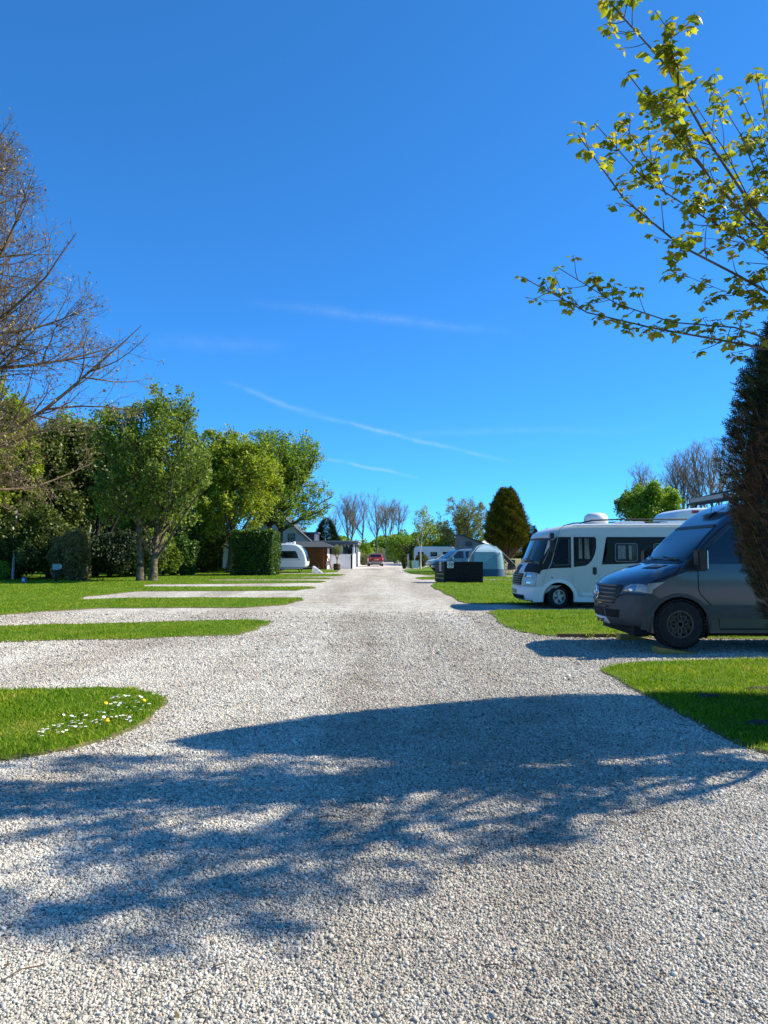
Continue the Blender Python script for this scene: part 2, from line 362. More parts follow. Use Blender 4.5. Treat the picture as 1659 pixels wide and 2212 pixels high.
def in_poly(P, x, y):
    ins = np.zeros(len(x), bool); n = len(P); j = n - 1
    for i in range(n):
        xi, yi = P[i]; xj, yj = P[j]
        c = ((yi > y) != (yj > y)) & (x < (xj - xi) * (y - yi) / ((yj - yi) if yj != yi else 1e-9) + xi)
        ins ^= c; j = i
    return ins
def grass_blades():
    V = []; F = 0; FA = []
    for P in LAWNS:
        lo = P.min(0); hi = P.max(0)
        y0, y1 = max(4.5, lo[1]), min(62, hi[1])
        if y1 <= y0: continue
        edges = np.geomspace(y0, y1, max(2, int(math.log(y1 / y0) / 0.12) + 2))
        for a, b in zip(edges[:-1], edges[1:]):
            D = (a + b) / 2; xa, xb = max(lo[0], -0.58 * b - 1.0), min(hi[0], 0.58 * b + 1.3)
            if xb <= xa: continue
            dens = min(4300, 4300 * (7.2 / D) ** 2)
            n = int((xb - xa) * (b - a) * dens)
            x = rng.uniform(xa, xb, n); y = rng.uniform(a, b, n)
            jx, jy = rng.normal(size=(2, n)) * 0.05; k = in_poly(P, x + jx, y + jy); x = x[k]; y = y[k]; n = len(x)
            if n == 0: continue
            patch = 0.5 + 0.5 * np.sin(x * 2.3 + np.sin(y * 1.9) * 2) * np.sin(y * 2.9 + np.sin(x * 1.3) * 2)
            h = rng.uniform(0.018, 0.05, n) * (0.75 + 0.7 * patch); w = np.maximum(0.0024, 0.00062 * D) * rng.uniform(0.8, 1.4, n)
            an = rng.uniform(0, 6.283, n); lean = rng.uniform(0.2, 1.1, n) * h; la = rng.uniform(0, 6.283, n)
            bx, by = np.cos(an) * w, np.sin(an) * w; tx, ty = np.cos(la) * lean, np.sin(la) * lean
            z0 = 0.015
            T = np.stack([np.stack([x - bx, y - by, np.full(n, z0)], 1), np.stack([x + bx, y + by, np.full(n, z0)], 1),
                          np.stack([x + bx * .7 + tx * .35, y + by * .7 + ty * .35, z0 + h * .6], 1), np.stack([x - bx * .7 + tx * .35, y - by * .7 + ty * .35, z0 + h * .6], 1),
                          np.stack([x + tx, y + ty, z0 + h], 1)], 1)
            if D > 9.2:
                T = T[:, [0, 1, 4]]; V.append(T.reshape(-1, 3)); FA.append(np.arange(n * 3).reshape(n, 3) + F); F += n * 3
            else:
                V.append(T.reshape(-1, 3)); i0 = np.arange(n)[:, None] * 5 + F
                FA.append(np.concatenate([i0 + [0, 1, 2], i0 + [0, 2, 3], i0 + [3, 2, 4]])); F += n * 5
    me = np_mesh('grass', np.concatenate(V), np.concatenate(FA))
    m = leafm('grass_blade', [(0, (0.07, 0.145, 0.003)), (0.35, (0.135, 0.25, 0.005)), (0.7, (0.205, 0.32, 0.01)), (0.9, (0.31, 0.36, 0.025)), (1, (0.4, 0.34, 0.08))], 0.4, 0.6, 0.15, tint=[(0.3, (0.68, 0.82, 0.8)), (0.46, (1, 1, 1)), (0.58, (1.3, 1.12, 1.4)), (0.72, (1.85, 1.2, 3.5))], nscale=1.3)
    tag(link('grass', me, m), 'short mown green grass of the pitches and verges', 'grass', kind='stuff')
grass_blades()

def gravel_stones():
    lib = bpy.data.collections.new('stone_shapes')
    r0 = random.Random(3)
    for k in range(6):
        bm = bmesh.new(); bmesh.ops.create_icosphere(bm, subdivisions=1, radius=0.5)
        for v in bm.verts: v.co *= r0.uniform(0.72, 1.12)
        me = bpy.data.meshes.new('stone'); bm.to_mesh(me); bm.free(); me.materials.append(M_STONE)
        for p in me.polygons: p.use_smooth = (k % 2 == 0)
        lib.objects.link(bpy.data.objects.new('stone_shape', me))
    P = []; S = []; y = 2.2
    while y < 20.0:
        sp = 0.0094 * (1 + 0.105 * max(0, y - 3.0)); n = int((1.16 * (y + .4) + (2.2 if y < 8 else .6)) / sp)
        x = (np.arange(n) - n / 2 + rng.uniform(-.45, .45, n)) * sp; yy = y + rng.uniform(-.45, .45, n) * sp
        keep = rng.random(n) < (1.0 if y < 9 else (20.0 - y) / 11.0)
        P.append(np.stack([x, yy, np.zeros(n)], 1)[keep]); S.append(rng.lognormal(math.log(sp * 1.16), 0.28, n)[keep]); y += sp * 0.93
    # a few spilled stones along the near lawn edges
    P = np.concatenate(P); S = np.concatenate(S)
    bad = np.zeros(len(P), bool)
    for q in LAWNS:
        jit = rng.normal(size=(len(P), 2)) * 0.045           # some stones stray into the grass
        bad |= in_poly(q, P[:, 0] + jit[:, 0], P[:, 1] + jit[:, 1])
    P = P[~bad]; S = S[~bad]; n = len(P)
    P[:, 2] = rng.uniform(-0.1, 0.35, n) * S + 0.012 * sum(in_poly(q, P[:, 0], P[:, 1]) for q in LAWNS)
    me = bpy.data.meshes.new('gravel_stones'); me.vertices.add(n); me.vertices.foreach_set('co', P.astype(np.float32).ravel())
    sc3 = np.stack([S * rng.uniform(.8, 1.35, n), S * rng.uniform(.75, 1.2, n), S * rng.uniform(.55, .95, n)], 1).astype(np.float32)
    ro = np.stack([rng.uniform(-.5, .5, n), rng.uniform(-.5, .5, n), rng.uniform(0, 6.28, n)], 1).astype(np.float32)
    a = me.attributes.new('sc', 'FLOAT_VECTOR', 'POINT'); a.data.foreach_set('vector', sc3.ravel())
    a = me.attributes.new('ro', 'FLOAT_VECTOR', 'POINT'); a.data.foreach_set('vector', ro.ravel())
    a = me.attributes.new('pick', 'INT', 'POINT'); a.data.foreach_set('value', rng.integers(0, 6, n).astype(np.int32))
    o = link('gravel_stones', me, M_STONE); tag(o, 'loose pale grey and pink stones of the gravel drive', 'gravel', kind='stuff')
    g = bpy.data.node_groups.new('scatter_stones', 'GeometryNodeTree')
    g.interface.new_socket('Geometry', in_out='INPUT', socket_type='NodeSocketGeometry'); g.interface.new_socket('Geometry', in_out='OUTPUT', socket_type='NodeSocketGeometry')
    gi = g.nodes.new('NodeGroupInput'); go = g.nodes.new('NodeGroupOutput'); iop = g.nodes.new('GeometryNodeInstanceOnPoints')
    ci = g.nodes.new('GeometryNodeCollectionInfo'); ci.inputs['Collection'].default_value = lib; ci.inputs['Separate Children'].default_value = True; ci.inputs['Reset Children'].default_value = True
    def attr(nm, ty):
        q = g.nodes.new('GeometryNodeInputNamedAttribute'); q.data_type = ty; q.inputs[0].default_value = nm; return q.outputs[0]
    e2r = g.nodes.new('FunctionNodeEulerToRotation')
    g.links.new(gi.outputs[0], iop.inputs['Points']); g.links.new(ci.outputs[0], iop.inputs['Instance']); iop.inputs['Pick Instance'].default_value = True
    g.links.new(attr('pick', 'INT'), iop.inputs['Instance Index']); g.links.new(attr('sc', 'FLOAT_VECTOR'), iop.inputs['Scale'])
    g.links.new(attr('ro', 'FLOAT_VECTOR'), e2r.inputs[0]); g.links.new(e2r.outputs[0], iop.inputs['Rotation'])
    g.links.new(iop.outputs[0], go.inputs[0])
    md = o.modifiers.new('scatter', 'NODES'); md.node_group = g
    print('stones', n)
gravel_stones()

# ------------------------------------------------------------------ trees
def unit(a): return a / np.maximum(np.linalg.norm(a, axis=-1, keepdims=True), 1e-9)
def bark_tubes(levels, sides):
    V = []; F = []; k0 = 0
    for (P, Rd), n in zip(levels, sides):
        B, K = Rd.shape
        if B == 0: continue
        T = np.empty_like(P); T[:, 1:-1] = P[:, 2:] - P[:, :-2]; T[:, 0] = P[:, 1] - P[:, 0]; T[:, -1] = P[:, -1] - P[:, -2]
        T = unit(T + 1e-6); ref = np.where(np.abs(T[:, :1, 2:]) < 0.8, np.array([0, 0, 1.0]), np.array([1.0, 0, 0]))
        A = unit(np.cross(T, np.broadcast_to(ref, T.shape))); Bn = np.cross(T, A)
        an = np.arange(n) * 2 * math.pi / n
        ring = P[:, :, None] + (A[:, :, None] * np.cos(an)[None, None, :, None] + Bn[:, :, None] * np.sin(an)[None, None, :, None]) * Rd[:, :, None, None]
        V.append(ring.reshape(-1, 3))
        b = np.arange(B)[:, None, None] * K * n; i = np.arange(K - 1)[None, :, None] * n; j = np.arange(n)[None, None, :]; j2 = (j + 1) % n
        F.append(np.stack([b + i + j, b + i + j2, b + i + n + j2, b + i + n + j], -1).reshape(-1, 4) + k0); k0 += B * K * n
    return np.concatenate(V), np.concatenate(F)
def sample_lv(P, Rd, bi, f):
    K = P.shape[1]; u = f * (K - 1); i = np.minimum(u.astype(int), K - 2); w = (u - i)[:, None]
    pos = P[bi, i] * (1 - w) + P[bi, i + 1] * w; r = Rd[bi, i] * (1 - w[:, 0]) + Rd[bi, i + 1] * w[:, 0]
    return pos, unit(P[bi, i + 1] - P[bi, i]), r
def grow(rg, trunks, specs, env=None):
    """trunks: list of (pts, radii) with equal counts; specs: dicts per level"""
    P = np.array([t[0] for t in trunks], float); Rd = np.array([t[1] for t in trunks], float); LV = [(P, Rd)]
    Ln = np.linalg.norm(np.diff(P, axis=1), axis=2).sum(1)
    for s in specs:
        B = len(P)
        n = np.maximum(1, np.round(s['n'] if 'n' in s else s['per_m'] * Ln)).astype(int) * np.ones(B, int)
        bi = np.repeat(np.arange(B), n); N_ = len(bi); f0, f1 = s.get('f', (0.25, 1.0))
        f = rg.uniform(f0, f1, N_); pos, d, r = sample_lv(P, Rd, bi, f)
        rnd = rg.normal(size=(N_, 3)); perp = unit(rnd - (rnd * d).sum(1, keepdims=True) * d)
        if 'flat' in s: perp = unit(perp * np.array([1, 1, s['flat']]))
        an = np.radians(rg.normal(s['ang'], s.get('av', 10), N_))[:, None]
        dd = unit(np.cos(an) * d + np.sin(an) * perp)
        ln = (s['len'] if 'len' in s else Ln[bi] * s['ratio']) * rg.uniform(0.65, 1.2, N_) * (1 - s.get('fade', 0.4) * (f - f0) / max(1e-6, f1 - f0))
        K = s.get('k', 5); pts = np.zeros((N_, K, 3)); pts[:, 0] = pos
        for k in range(1, K):
            dd = unit(dd + rg.normal(size=(N_, 3)) * s.get('wig', 0.15) + np.array([0, 0, s.get('up', 0.05)]))
            pts[:, k] = pts[:, k - 1] + dd * (ln / (K - 1))[:, None]
        keep = np.ones(N_, bool)
        if env is not None:
            ins = np.stack([env(pts[:, k]) for k in range(K)], 1); alive = np.cumprod(ins, 1).sum(1)
            frac = np.clip((alive - 0.5) / (K - 1), 0.0, 1.0); keep = alive >= 2
            uu = np.linspace(0, 1, K)[None] * frac[:, None] * (K - 1); i = np.minimum(uu.astype(int), K - 2); w = (uu - i)[..., None]
            ar = np.arange(N_)[:, None]; pts = pts[ar, i] * (1 - w) + pts[ar, i + 1] * w; ln = ln * frac
        r0 = np.minimum(r * s.get('rs', 0.7), np.maximum(ln * s.get('rl', 0.02), s.get('rmin', 0.004)))
        r0 = np.maximum(r0, s.get('rmin', 0.004))
        rr = r0[:, None] * np.linspace(1, s.get('tip', 0.35), K)[None]
        P, Rd, Ln = pts[keep], rr[keep], ln[keep]; LV.append((P, Rd))
    return LV
def ellip(c, r, seed=1, amp=0.3):
    c = np.array(c, float); r = np.array(r, float); rg = np.random.default_rng(seed + 900); L_ = unit(rg.normal(size=(16, 3)) + np.array([0, 0, 0.25])); hgt = rg.uniform(0.3, 1.0, 16)
    def f(p):
        q = (p - c) / r; n = np.linalg.norm(q, axis=-1); d = q / np.maximum(n, 1e-6)[:, None]
        lim = 1 - amp + amp * 1.25 * (np.exp((d @ L_.T - 1) * 11) * hgt).max(1) + 0.05 * np.sin(p[:, 0] * 5 + p[:, 2] * 4) * np.sin(p[:, 1] * 4)
        return n < lim
    return f
def leaf_quads(rg, C, size, up=0.5, aspect=0.62, axis=None, fold=0.0):
    n = len(C); nm = unit(rg.normal(size=(n, 3)) + np.array([0, 0, up])); d = rg.normal(size=(n, 3)) if axis is None else axis + rg.normal(size=(n, 3)) * 0.5
    d = unit(d - (d * nm).sum(1, keepdims=True) * nm); b = np.cross(nm, d); s = (size * rg.uniform(0.6, 1.25, n))[:, None]
    V = np.stack([C - d * s * .5, C + b * s * aspect * .5 - nm * s * fold, C + d * s * .55, C - b * s * aspect * .5 - nm * s * fold], 1).reshape(-1, 3)
    return V, np.arange(4 * n).reshape(n, 4)
def leaf_points(rg, LV, lv, n, spread, f=(0.2, 1.0)):
    out = []
    w = np.array([len(LV[i][0]) for i in lv], float); w /= w.sum()
    for i, ww in zip(lv, w):
        P, Rd = LV[i]; m = int(n * ww)
        if len(P) == 0: continue
        pos, _, _ = sample_lv(P, Rd, rg.integers(0, len(P), m), rg.uniform(f[0], f[1], m)); out.append(pos + rg.normal(size=(m, 3)) * spread)
    return np.concatenate(out)
def trunk_line(h, r0, r1, lean=(0, 0), k=8, rg=None, wob=0.05, base=(0, 0, 0), flare=1.5):
    z = np.linspace(0, 1, k); x = base[0] + lean[0] * z * h; y = base[1] + lean[1] * z * h
    if rg is not None: x = x + np.cumsum(rg.normal(size=k)) * wob * z; y = y + np.cumsum(rg.normal(size=k)) * wob * z
    rad = r0 + (r1 - r0) * z; rad[0] *= flare; rad[1] *= 1.08
    return (np.stack([x, y, base[2] + z * h], 1), rad)
def make_tree(name, label, loc, LV, sides, bark, leaves=None, leafmat=None, cat='tree', group=None, extra=None, smooth=True):
    t = thing(name, label, cat, loc, 0, group)
    V, F = bark_tubes(LV[:1], sides[:1]); link('trunk', np_mesh('trunk', V, F, True), bark, t)
    V, F = bark_tubes(LV[1:], sides[1:]); o = link('branches', np_mesh('branches', V, F, True), bark, t); o['kind'] = 'stuff'
    if leaves is not None:
        o = link('crown', np_mesh('crown', leaves[0], leaves[1]), leafmat, t); o['kind'] = 'stuff'
    return t
LF_ROWAN = leafm('rowan_leaf', [(0, (0.07, 0.115, 0.014)), (0.4, (0.15, 0.22, 0.028)), (0.8, (0.24, 0.31, 0.045)), (1, (0.4, 0.43, 0.11))], 0.45)
LF_FRESH = leafm('fresh_green_leaf', [(0, (0.086, 0.160, 0.015)), (0.4, (0.173, 0.283, 0.023)), (0.8, (0.288, 0.396, 0.032)), (1, (0.461, 0.529, 0.064))], 0.4)
LF_YELLOW = leafm('yellow_green_leaf', [(0, (0.121, 0.172, 0.013)), (0.5, (0.276, 0.345, 0.021)), (1, (0.483, 0.500, 0.042))], 0.4)
LF_DARK = leafm('dark_ivy_leaf', [(0, (0.03, 0.048, 0.012)), (0.5, (0.075, 0.105, 0.02)), (0.8, (0.16, 0.185, 0.035)), (1, (0.34, 0.35, 0.08))], 0.3, 0.45)
LF_BUD = leafm('bud', [(0, (0.16, 0.09, 0.075)), (0.45, (0.28, 0.18, 0.135)), (0.75, (0.34, 0.26, 0.13)), (1, (0.3, 0.31, 0.08))], 0.3)
LF_CONE = leafm('conifer_frond', [(0, (0.011, 0.022, 0.009)), (0.6, (0.024, 0.044, 0.013)), (1, (0.055, 0.083, 0.022))], 0.1, 0.6)
LF_GOLD = leafm('golden_frond', [(0, (0.025, 0.035, 0.006)), (0.4, (0.07, 0.08, 0.01)), (0.7, (0.22, 0.18, 0.015)), (1, (0.42, 0.3, 0.02))], 0.08, 0.7, 0.15)
LF_HEDGE = leafm('hedge_leaf', [(0, (0.030, 0.069, 0.008)), (0.6, (0.066, 0.138, 0.013)), (1, (0.141, 0.224, 0.021))], 0.2, 0.5)
LF_BROWN = leafm('brown_dry_leaf', [(0, (0.13, 0.1, 0.04)), (0.5, (0.28, 0.2, 0.09)), (0.8, (0.2, 0.22, 0.06)), (1, (0.38, 0.28, 0.15))], 0.3)
LF_OLIVE = leafm('olive_leaf', [(0, (0.120, 0.144, 0.060)), (0.6, (0.240, 0.264, 0.120)), (1, (0.384, 0.384, 0.216))], 0.3)

# big budding sycamore at the left edge, trunk outside the picture
def budding_tree():
    rg = np.random.default_rng(19); loc = Vector((-11.4, 15.6, 0))
    env = lambda p: ((p[:, 0] ** 2 + p[:, 1] ** 2) < (np.interp(p[:, 2], [1.5, 3.6, 5.0, 6.6, 7.6, 9.4, 10.8, 13.0], [3.5, 5.2, 5.8, 5.7, 4.7, 4.1, 3.3, 2.0]) * (1 + .1 * np.sin(3 * np.arctan2(p[:, 1], p[:, 0]) + p[:, 2])) ) ** 2) & (p[:, 2] < 13.2) & (p[:, 2] > 2.6)
    tr = trunk_line(9.5, 0.34, 0.12, (0.03, 0.0), 10, rg, 0.05)
    sp = [dict(n=60, ang=62, av=19, len=8.6, f=(0.2, 1.0), k=10, wig=0.09, up=0.075, rl=0.0125, rs=.6, fade=0.35, tip=.1),
          dict(per_m=3.2, ang=42, av=13, ratio=0.36, tip=.2, f=(0.15, 1), k=6, wig=0.14, up=0.05, rl=0.014, rmin=0.008),
          dict(per_m=5.4, ang=46, av=14, ratio=0.5, f=(0.12, 1), k=5, wig=0.17, up=0.07, rl=0.009, rmin=0.0052),
          dict(per_m=5.4, ang=45, av=14, len=0.34, f=(0.1, 1), k=3, wig=0.2, up=0.12, rmin=0.0042)]
    LV = grow(rg, [tr], sp, env)
    P, Rd = LV[-1]; tips = P[:, -1]
    m = len(tips); extra = leaf_points(rg, LV, [3, 4], int(m * 1.6), 0.05)
    low = lambda q: q[rg.random(len(q)) < np.clip(0.2 + (8.5 - q[:, 2]) * 0.16, 0.12, 1.0)]
    C = np.concatenate([tips + rg.normal(size=tips.shape) * 0.01, low(extra)])
    V, F = leaf_quads(rg, C, 0.075, 0.3, 0.5)
    t = make_tree('budding_sycamore', 'tall half bare tree at the left edge with pinkish opening buds', loc, LV, [10, 6, 4, 3, 3], pm('sycamore_bark', (0.15, 0.105, 0.06), 0.9, 0.4, 7, 0.6, 40, spec=0.15), (V, F), LF_BUD)
    print('budding', len(C), [len(a[0]) for a in LV])
budding_tree()

def leafy(name, label, px, D, top_py, rx, trunkh, seed, leafmat, nleaf, lsize, bark=BARK, z0=0.0, zc=None, rz=None, tr_r=0.2, ang=50, spread=0.18, n1=26, group=None, stems=1, ry=None, up=0.06, dens=1.0, droop=0.4, base_frac=None, lv=(3, 4), px_shift=0.0, amp=0.32):
    rg = np.random.default_rng(seed); x = XX(px, D); H = ZZ(top_py, D) - z0
    zb = trunkh; zc = (H + zb) / 2 if zc is None else zc; rz = (H - zb) / 2 * 1.04 if rz is None else rz
    env = ellip((px_shift, 0, zc), (rx * 1.1, (ry or rx) * 1.1, rz * 1.08), seed, amp); trs = []
    big = lambda p: env(p) | ((p[:, 0] ** 2 + p[:, 1] ** 2 < 0.6) & (p[:, 2] < zc))
    for s in range(stems):
        a = 6.28 * s / stems + 0.3; b = (0.0, 0.0, 0.0) if stems == 1 else (0.32 * math.cos(a), 0.32 * math.sin(a), 0)
        trs.append(trunk_line(H * (0.72 if stems == 1 else 0.7 - 0.05 * s), tr_r, tr_r * 0.3, (0.02 if stems == 1 else 0.05 * math.cos(a), 0.04 * math.sin(a)), 9, rg, 0.06, b))
    f0 = max(0.12, (zb * 0.85) / (H * 0.72))
    sp = [dict(n=n1, ang=ang, av=13, len=max(rx, rz) * 1.25, f=(f0, 1.0), k=7, wig=0.11, up=up, rl=0.018, rs=.6, fade=0.35),
          dict(per_m=2.2 * dens, ang=38, av=12, ratio=0.5, f=(0.2, 1), k=5, wig=0.15, up=up, rl=0.014, rmin=0.012),
          dict(per_m=2.6 * dens, ang=42, av=14, ratio=0.55, f=(0.15, 1), k=4, wig=0.18, up=up, rmin=0.008),
          dict(n=3, ang=42, av=16, len=0.5, f=(0.2, 1), k=3, wig=0.2, up=0.05, rmin=0.006)]
    LV = grow(rg, trs, sp, big)
    lv = [i for i in lv if i < len(LV)]
    C = leaf_points(rg, LV, lv, nleaf, spread)
    C = C[env(C * np.array([.97, .97, 1]))] if len(C) else C
    V, F = leaf_quads(rg, C, lsize, droop, 0.6)
    return make_tree(name, label, (x, D, z0), LV, [9, 6, 4, 3, 3], bark, (V, F), leafmat, group=group)
leafy('rowan_tree', 'tall twin stemmed green tree standing on the lawn left of the clipped hedge', 318, 41, 785, 3.85, 1.0, 21, LF_ROWAN, 30000, 0.19, pm('rowan_bark', (0.13, 0.1, 0.06), 0.9, 0.85, 5, 0.7, 40, spec=0.15), stems=2, tr_r=0.2, ang=46, n1=24, dens=.75, up=0.07, spread=0.17, zc=6.3, rz=6.0, px_shift=0.2, amp=0.4)
leafy('maple_tree', 'round crowned fresh green tree behind the clipped hedge and house gable', 596, 64, 930, 5.6, 2.7, 22, LF_FRESH, 40000, 0.2, BARK_DARK, tr_r=0.3, ang=46, n1=32, dens=.85, up=0.03, spread=0.16, stems=2, amp=0.17)
leafy('chestnut_tree', 'bright green broad tree between the twin stemmed tree and the round maple', 500, 57, 915, 4.2, 2.0, 23, LF_YELLOW, 42000, 0.22, BARK, tr_r=0.35, spread=0.2, amp=0.25)
# ------------------------------------------------------------------ shrubs, conifers, hedges
def lump_pts(rg, n, r, lumps=9, amp=0.22, inner=0.55, bottom=-0.95):
    d = unit(rg.normal(size=(int(n * 1.4), 3))); d = d[d[:, 2] > bottom][:n]; c = unit(rg.normal(size=(lumps, 3)))
    k = np.exp(((d @ c.T) - 1) * 14).max(1) * amp + (1 - amp * 0.6)
    rad = k * (inner + (1 - inner) * rg.random(len(d)) ** 0.45)
    return d * rad[:, None] * np.array(r)
def bush(name, label, px, D, rx, h, n, size, leafmat, seed, ry=None, z0=0.0, cat='bush', group=None, amp=0.42, x=None, stems=7, inner=0.5, lift=0.5, bark=BARK_DARK, aspect=0.6):
    rg = np.random.default_rng(seed); t = thing(name, label, cat, (XX(px, D) if x is None else x, D, z0), 0, group)
    C = lump_pts(rg, n, (rx * 1.12, (ry or rx) * 1.12, h * (1 - lift) * 1.1), 15, amp, inner) + np.array([0, 0, h * lift]); C[:, 2] = np.maximum(C[:, 2], 0.03)
    V, F = leaf_quads(rg, C, size, 0.4, aspect); o = link('foliage', np_mesh('foliage', V, F), leafmat, t); o['kind'] = 'stuff'
    m = MB()
    for k in range(stems):
        a = rg.uniform(0, 6.28); q = rg.uniform(0.2, 0.75)
        m.tube([(0.08 * math.cos(a), 0.08 * math.sin(a), 0), (rx * q * .5 * math.cos(a), rx * q * .5 * math.sin(a), h * .4), (rx * q * math.cos(a), rx * q * math.sin(a), h * .75)], [0.05, 0.03, 0.012], 5)
    m.build('stems', bark, t, True)
    return t
def fronds(rg, C, Dn, size, nn=5, width=0.16):
    """flat feathery sprays: an axis with nn thin side needles, all triangles"""
    n = len(C); side = unit(np.cross(Dn, rg.normal(size=(n, 3)))); s = (size * rg.uniform(0.6, 1.3, n))[:, None]; T = []
    T.append(np.stack([C - side * s * .05, C + side * s * .05, C + Dn * s], 1))
    for k in range(nn):
        u = 0.15 + 0.75 * k / nn; sg = 1 if k % 2 else -1; b = C + Dn * s * u; e = b + (Dn * 0.6 + side * sg * 0.8) * s * (0.62 * (1 - 0.6 * u))
        w = Dn * s * width * .5
        T.append(np.stack([b - w, b + w, e], 1))
    T = np.concatenate(T); return T.reshape(-1, 3), np.arange(len(T) * 3).reshape(-1, 3)
def conifer(name, label, loc, prof, n, size, leafmat, seed, up=0.8, brown=None, nn=5, twigs=0, cat='tree', trunk_r=0.12, inner=0.72, twig_r=0.004, lump=0.0, group=None, core=0.0):
    """prof: list of (z, radius)"""
    rg = np.random.default_rng(seed); t = thing(name, label, cat, loc, 0, group); zs = np.array([p[0] for p in prof]); rs = np.array([p[1] for p in prof])
    zz = np.linspace(zs[0], zs[-1], 400); w = np.interp(zz, zs, rs) + 0.04; w /= w.sum()
    def pts(m, lo, hi):
        z = rg.choice(zz, m, p=w) + rg.normal(size=m) * 0.02; a = rg.uniform(0, 6.2832, m)
        k = 1 + 0.055 * np.sin(a * 5 + z * 2.3) + 0.05 * np.sin(a * 9 - z * 4.1) + lump * np.sin(a * 7 + z * 6)
        r = np.interp(z, zs, rs) * k * rg.uniform(lo, hi, m)
        return np.stack([r * np.cos(a), r * np.sin(a), z], 1), a
    C, a = pts(n, inner, 1.0); Dn = unit(np.stack([np.cos(a), np.sin(a), np.full(n, up)], 1) + rg.normal(size=(n, 3)) * 0.35)
    if brown is not None:
        bz, bm = brown; isb = rg.random(n) < np.clip((bz - C[:, 2]) / 0.9 + 0.5, 0.06, 0.85)
        V, F = fronds(rg, C[isb], Dn[isb], size * 0.9, nn, 0.1); o = link('dead_fronds', np_mesh('dead_fronds', V, F), bm, t); o['kind'] = 'stuff'; C, Dn = C[~isb], Dn[~isb]
    V, F = fronds(rg, C, Dn, size, nn); o = link('crown', np_mesh('crown', V, F), leafmat, t); o['kind'] = 'stuff'
    m = MB(); m.tube([(0, 0, 0), (0, 0, zs[-1] * .5), (0, 0, zs[-1] * .97)], [trunk_r, trunk_r * .6, 0.01], 9); m.build('trunk', BARK, t, True)
    if core: MB().lathe([(max(.02, r_ * core), z_) for z_, r_ in prof], 18).build('inner_growth', pm('cypress_core', (.022, .014, .009), .95, .5, 12, .8, 30), t)  # solid core added to stop light leaking through and fill the tree's shadow
    if twigs:
        A, a = pts(twigs, 0.93, 1.0); B = A * np.array([0.05, 0.05, 1]); rr = np.interp(A[:, 2], zs, rs); B[:, 2] = np.maximum(0.1, A[:, 2] - rr * rg.uniform(0.9, 2.4, twigs)); Mi = A * .6 + B * .4 + rg.normal(size=A.shape) * .06
        Mi[:, 2] -= 0.1; M2 = A * .85 + B * .15 + rg.normal(size=A.shape) * .04
        P = np.stack([B, Mi, M2, A], 1); Rd = np.outer(np.maximum(twig_r, 0.012 * rg.random(twigs)), [1.5, 1.0, .7, .3]); V, F = bark_tubes([(P, Rd)], [4]); o = link('twigs', np_mesh('twigs', V, F), pm('dry_twig', (0.22, 0.13, 0.07), 0.9, 0.5, 9), t); o['kind'] = 'stuff'
    return t
# the near conifer at the right edge
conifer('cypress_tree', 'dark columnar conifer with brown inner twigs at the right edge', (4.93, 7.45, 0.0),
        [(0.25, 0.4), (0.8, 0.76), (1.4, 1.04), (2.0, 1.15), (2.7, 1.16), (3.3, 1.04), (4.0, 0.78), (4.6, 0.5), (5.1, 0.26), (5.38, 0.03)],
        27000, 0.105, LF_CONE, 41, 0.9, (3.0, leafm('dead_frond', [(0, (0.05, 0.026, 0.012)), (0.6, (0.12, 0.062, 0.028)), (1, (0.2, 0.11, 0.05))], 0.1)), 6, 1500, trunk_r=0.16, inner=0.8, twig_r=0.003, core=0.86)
# golden cypress on the bank
conifer('golden_cypress', 'dark egg shaped conifer with golden side on the bank behind the tent', (XX(1095, 62), 62, 0.75),
        [(1.0, 0.45), (1.4, 1.25), (2.2, 1.72), (3.0, 1.72), (4.2, 1.45), (5.2, 1.02), (6.0, 0.66), (6.4, 0.3)], 15000, 0.36, LF_GOLD, 42, 1.2, None, 4, 260, inner=0.62, trunk_r=0.22, lump=0.12, twig_r=0.02, core=.7)
conifer('spruce_tree', 'dark green pointed conifer behind the flat roofed extension', (XX(705, 96), 96, 0), [(0.5, 2.0), (2, 2.0), (4, 1.3), (5.5, .6), (6.4, .05)], 7000, 0.5, LF_CONE, 43, 0.1, None, 4)
conifer('distant_conifer', 'small dark conifer just right of the golden cypress', (XX(1150, 85), 85, 0), [(0.5, 1.0), (2, 1.0), (3.6, .7), (4.9, .05)], 3000, 0.4, LF_CONE, 44, 0.5, None, 4)
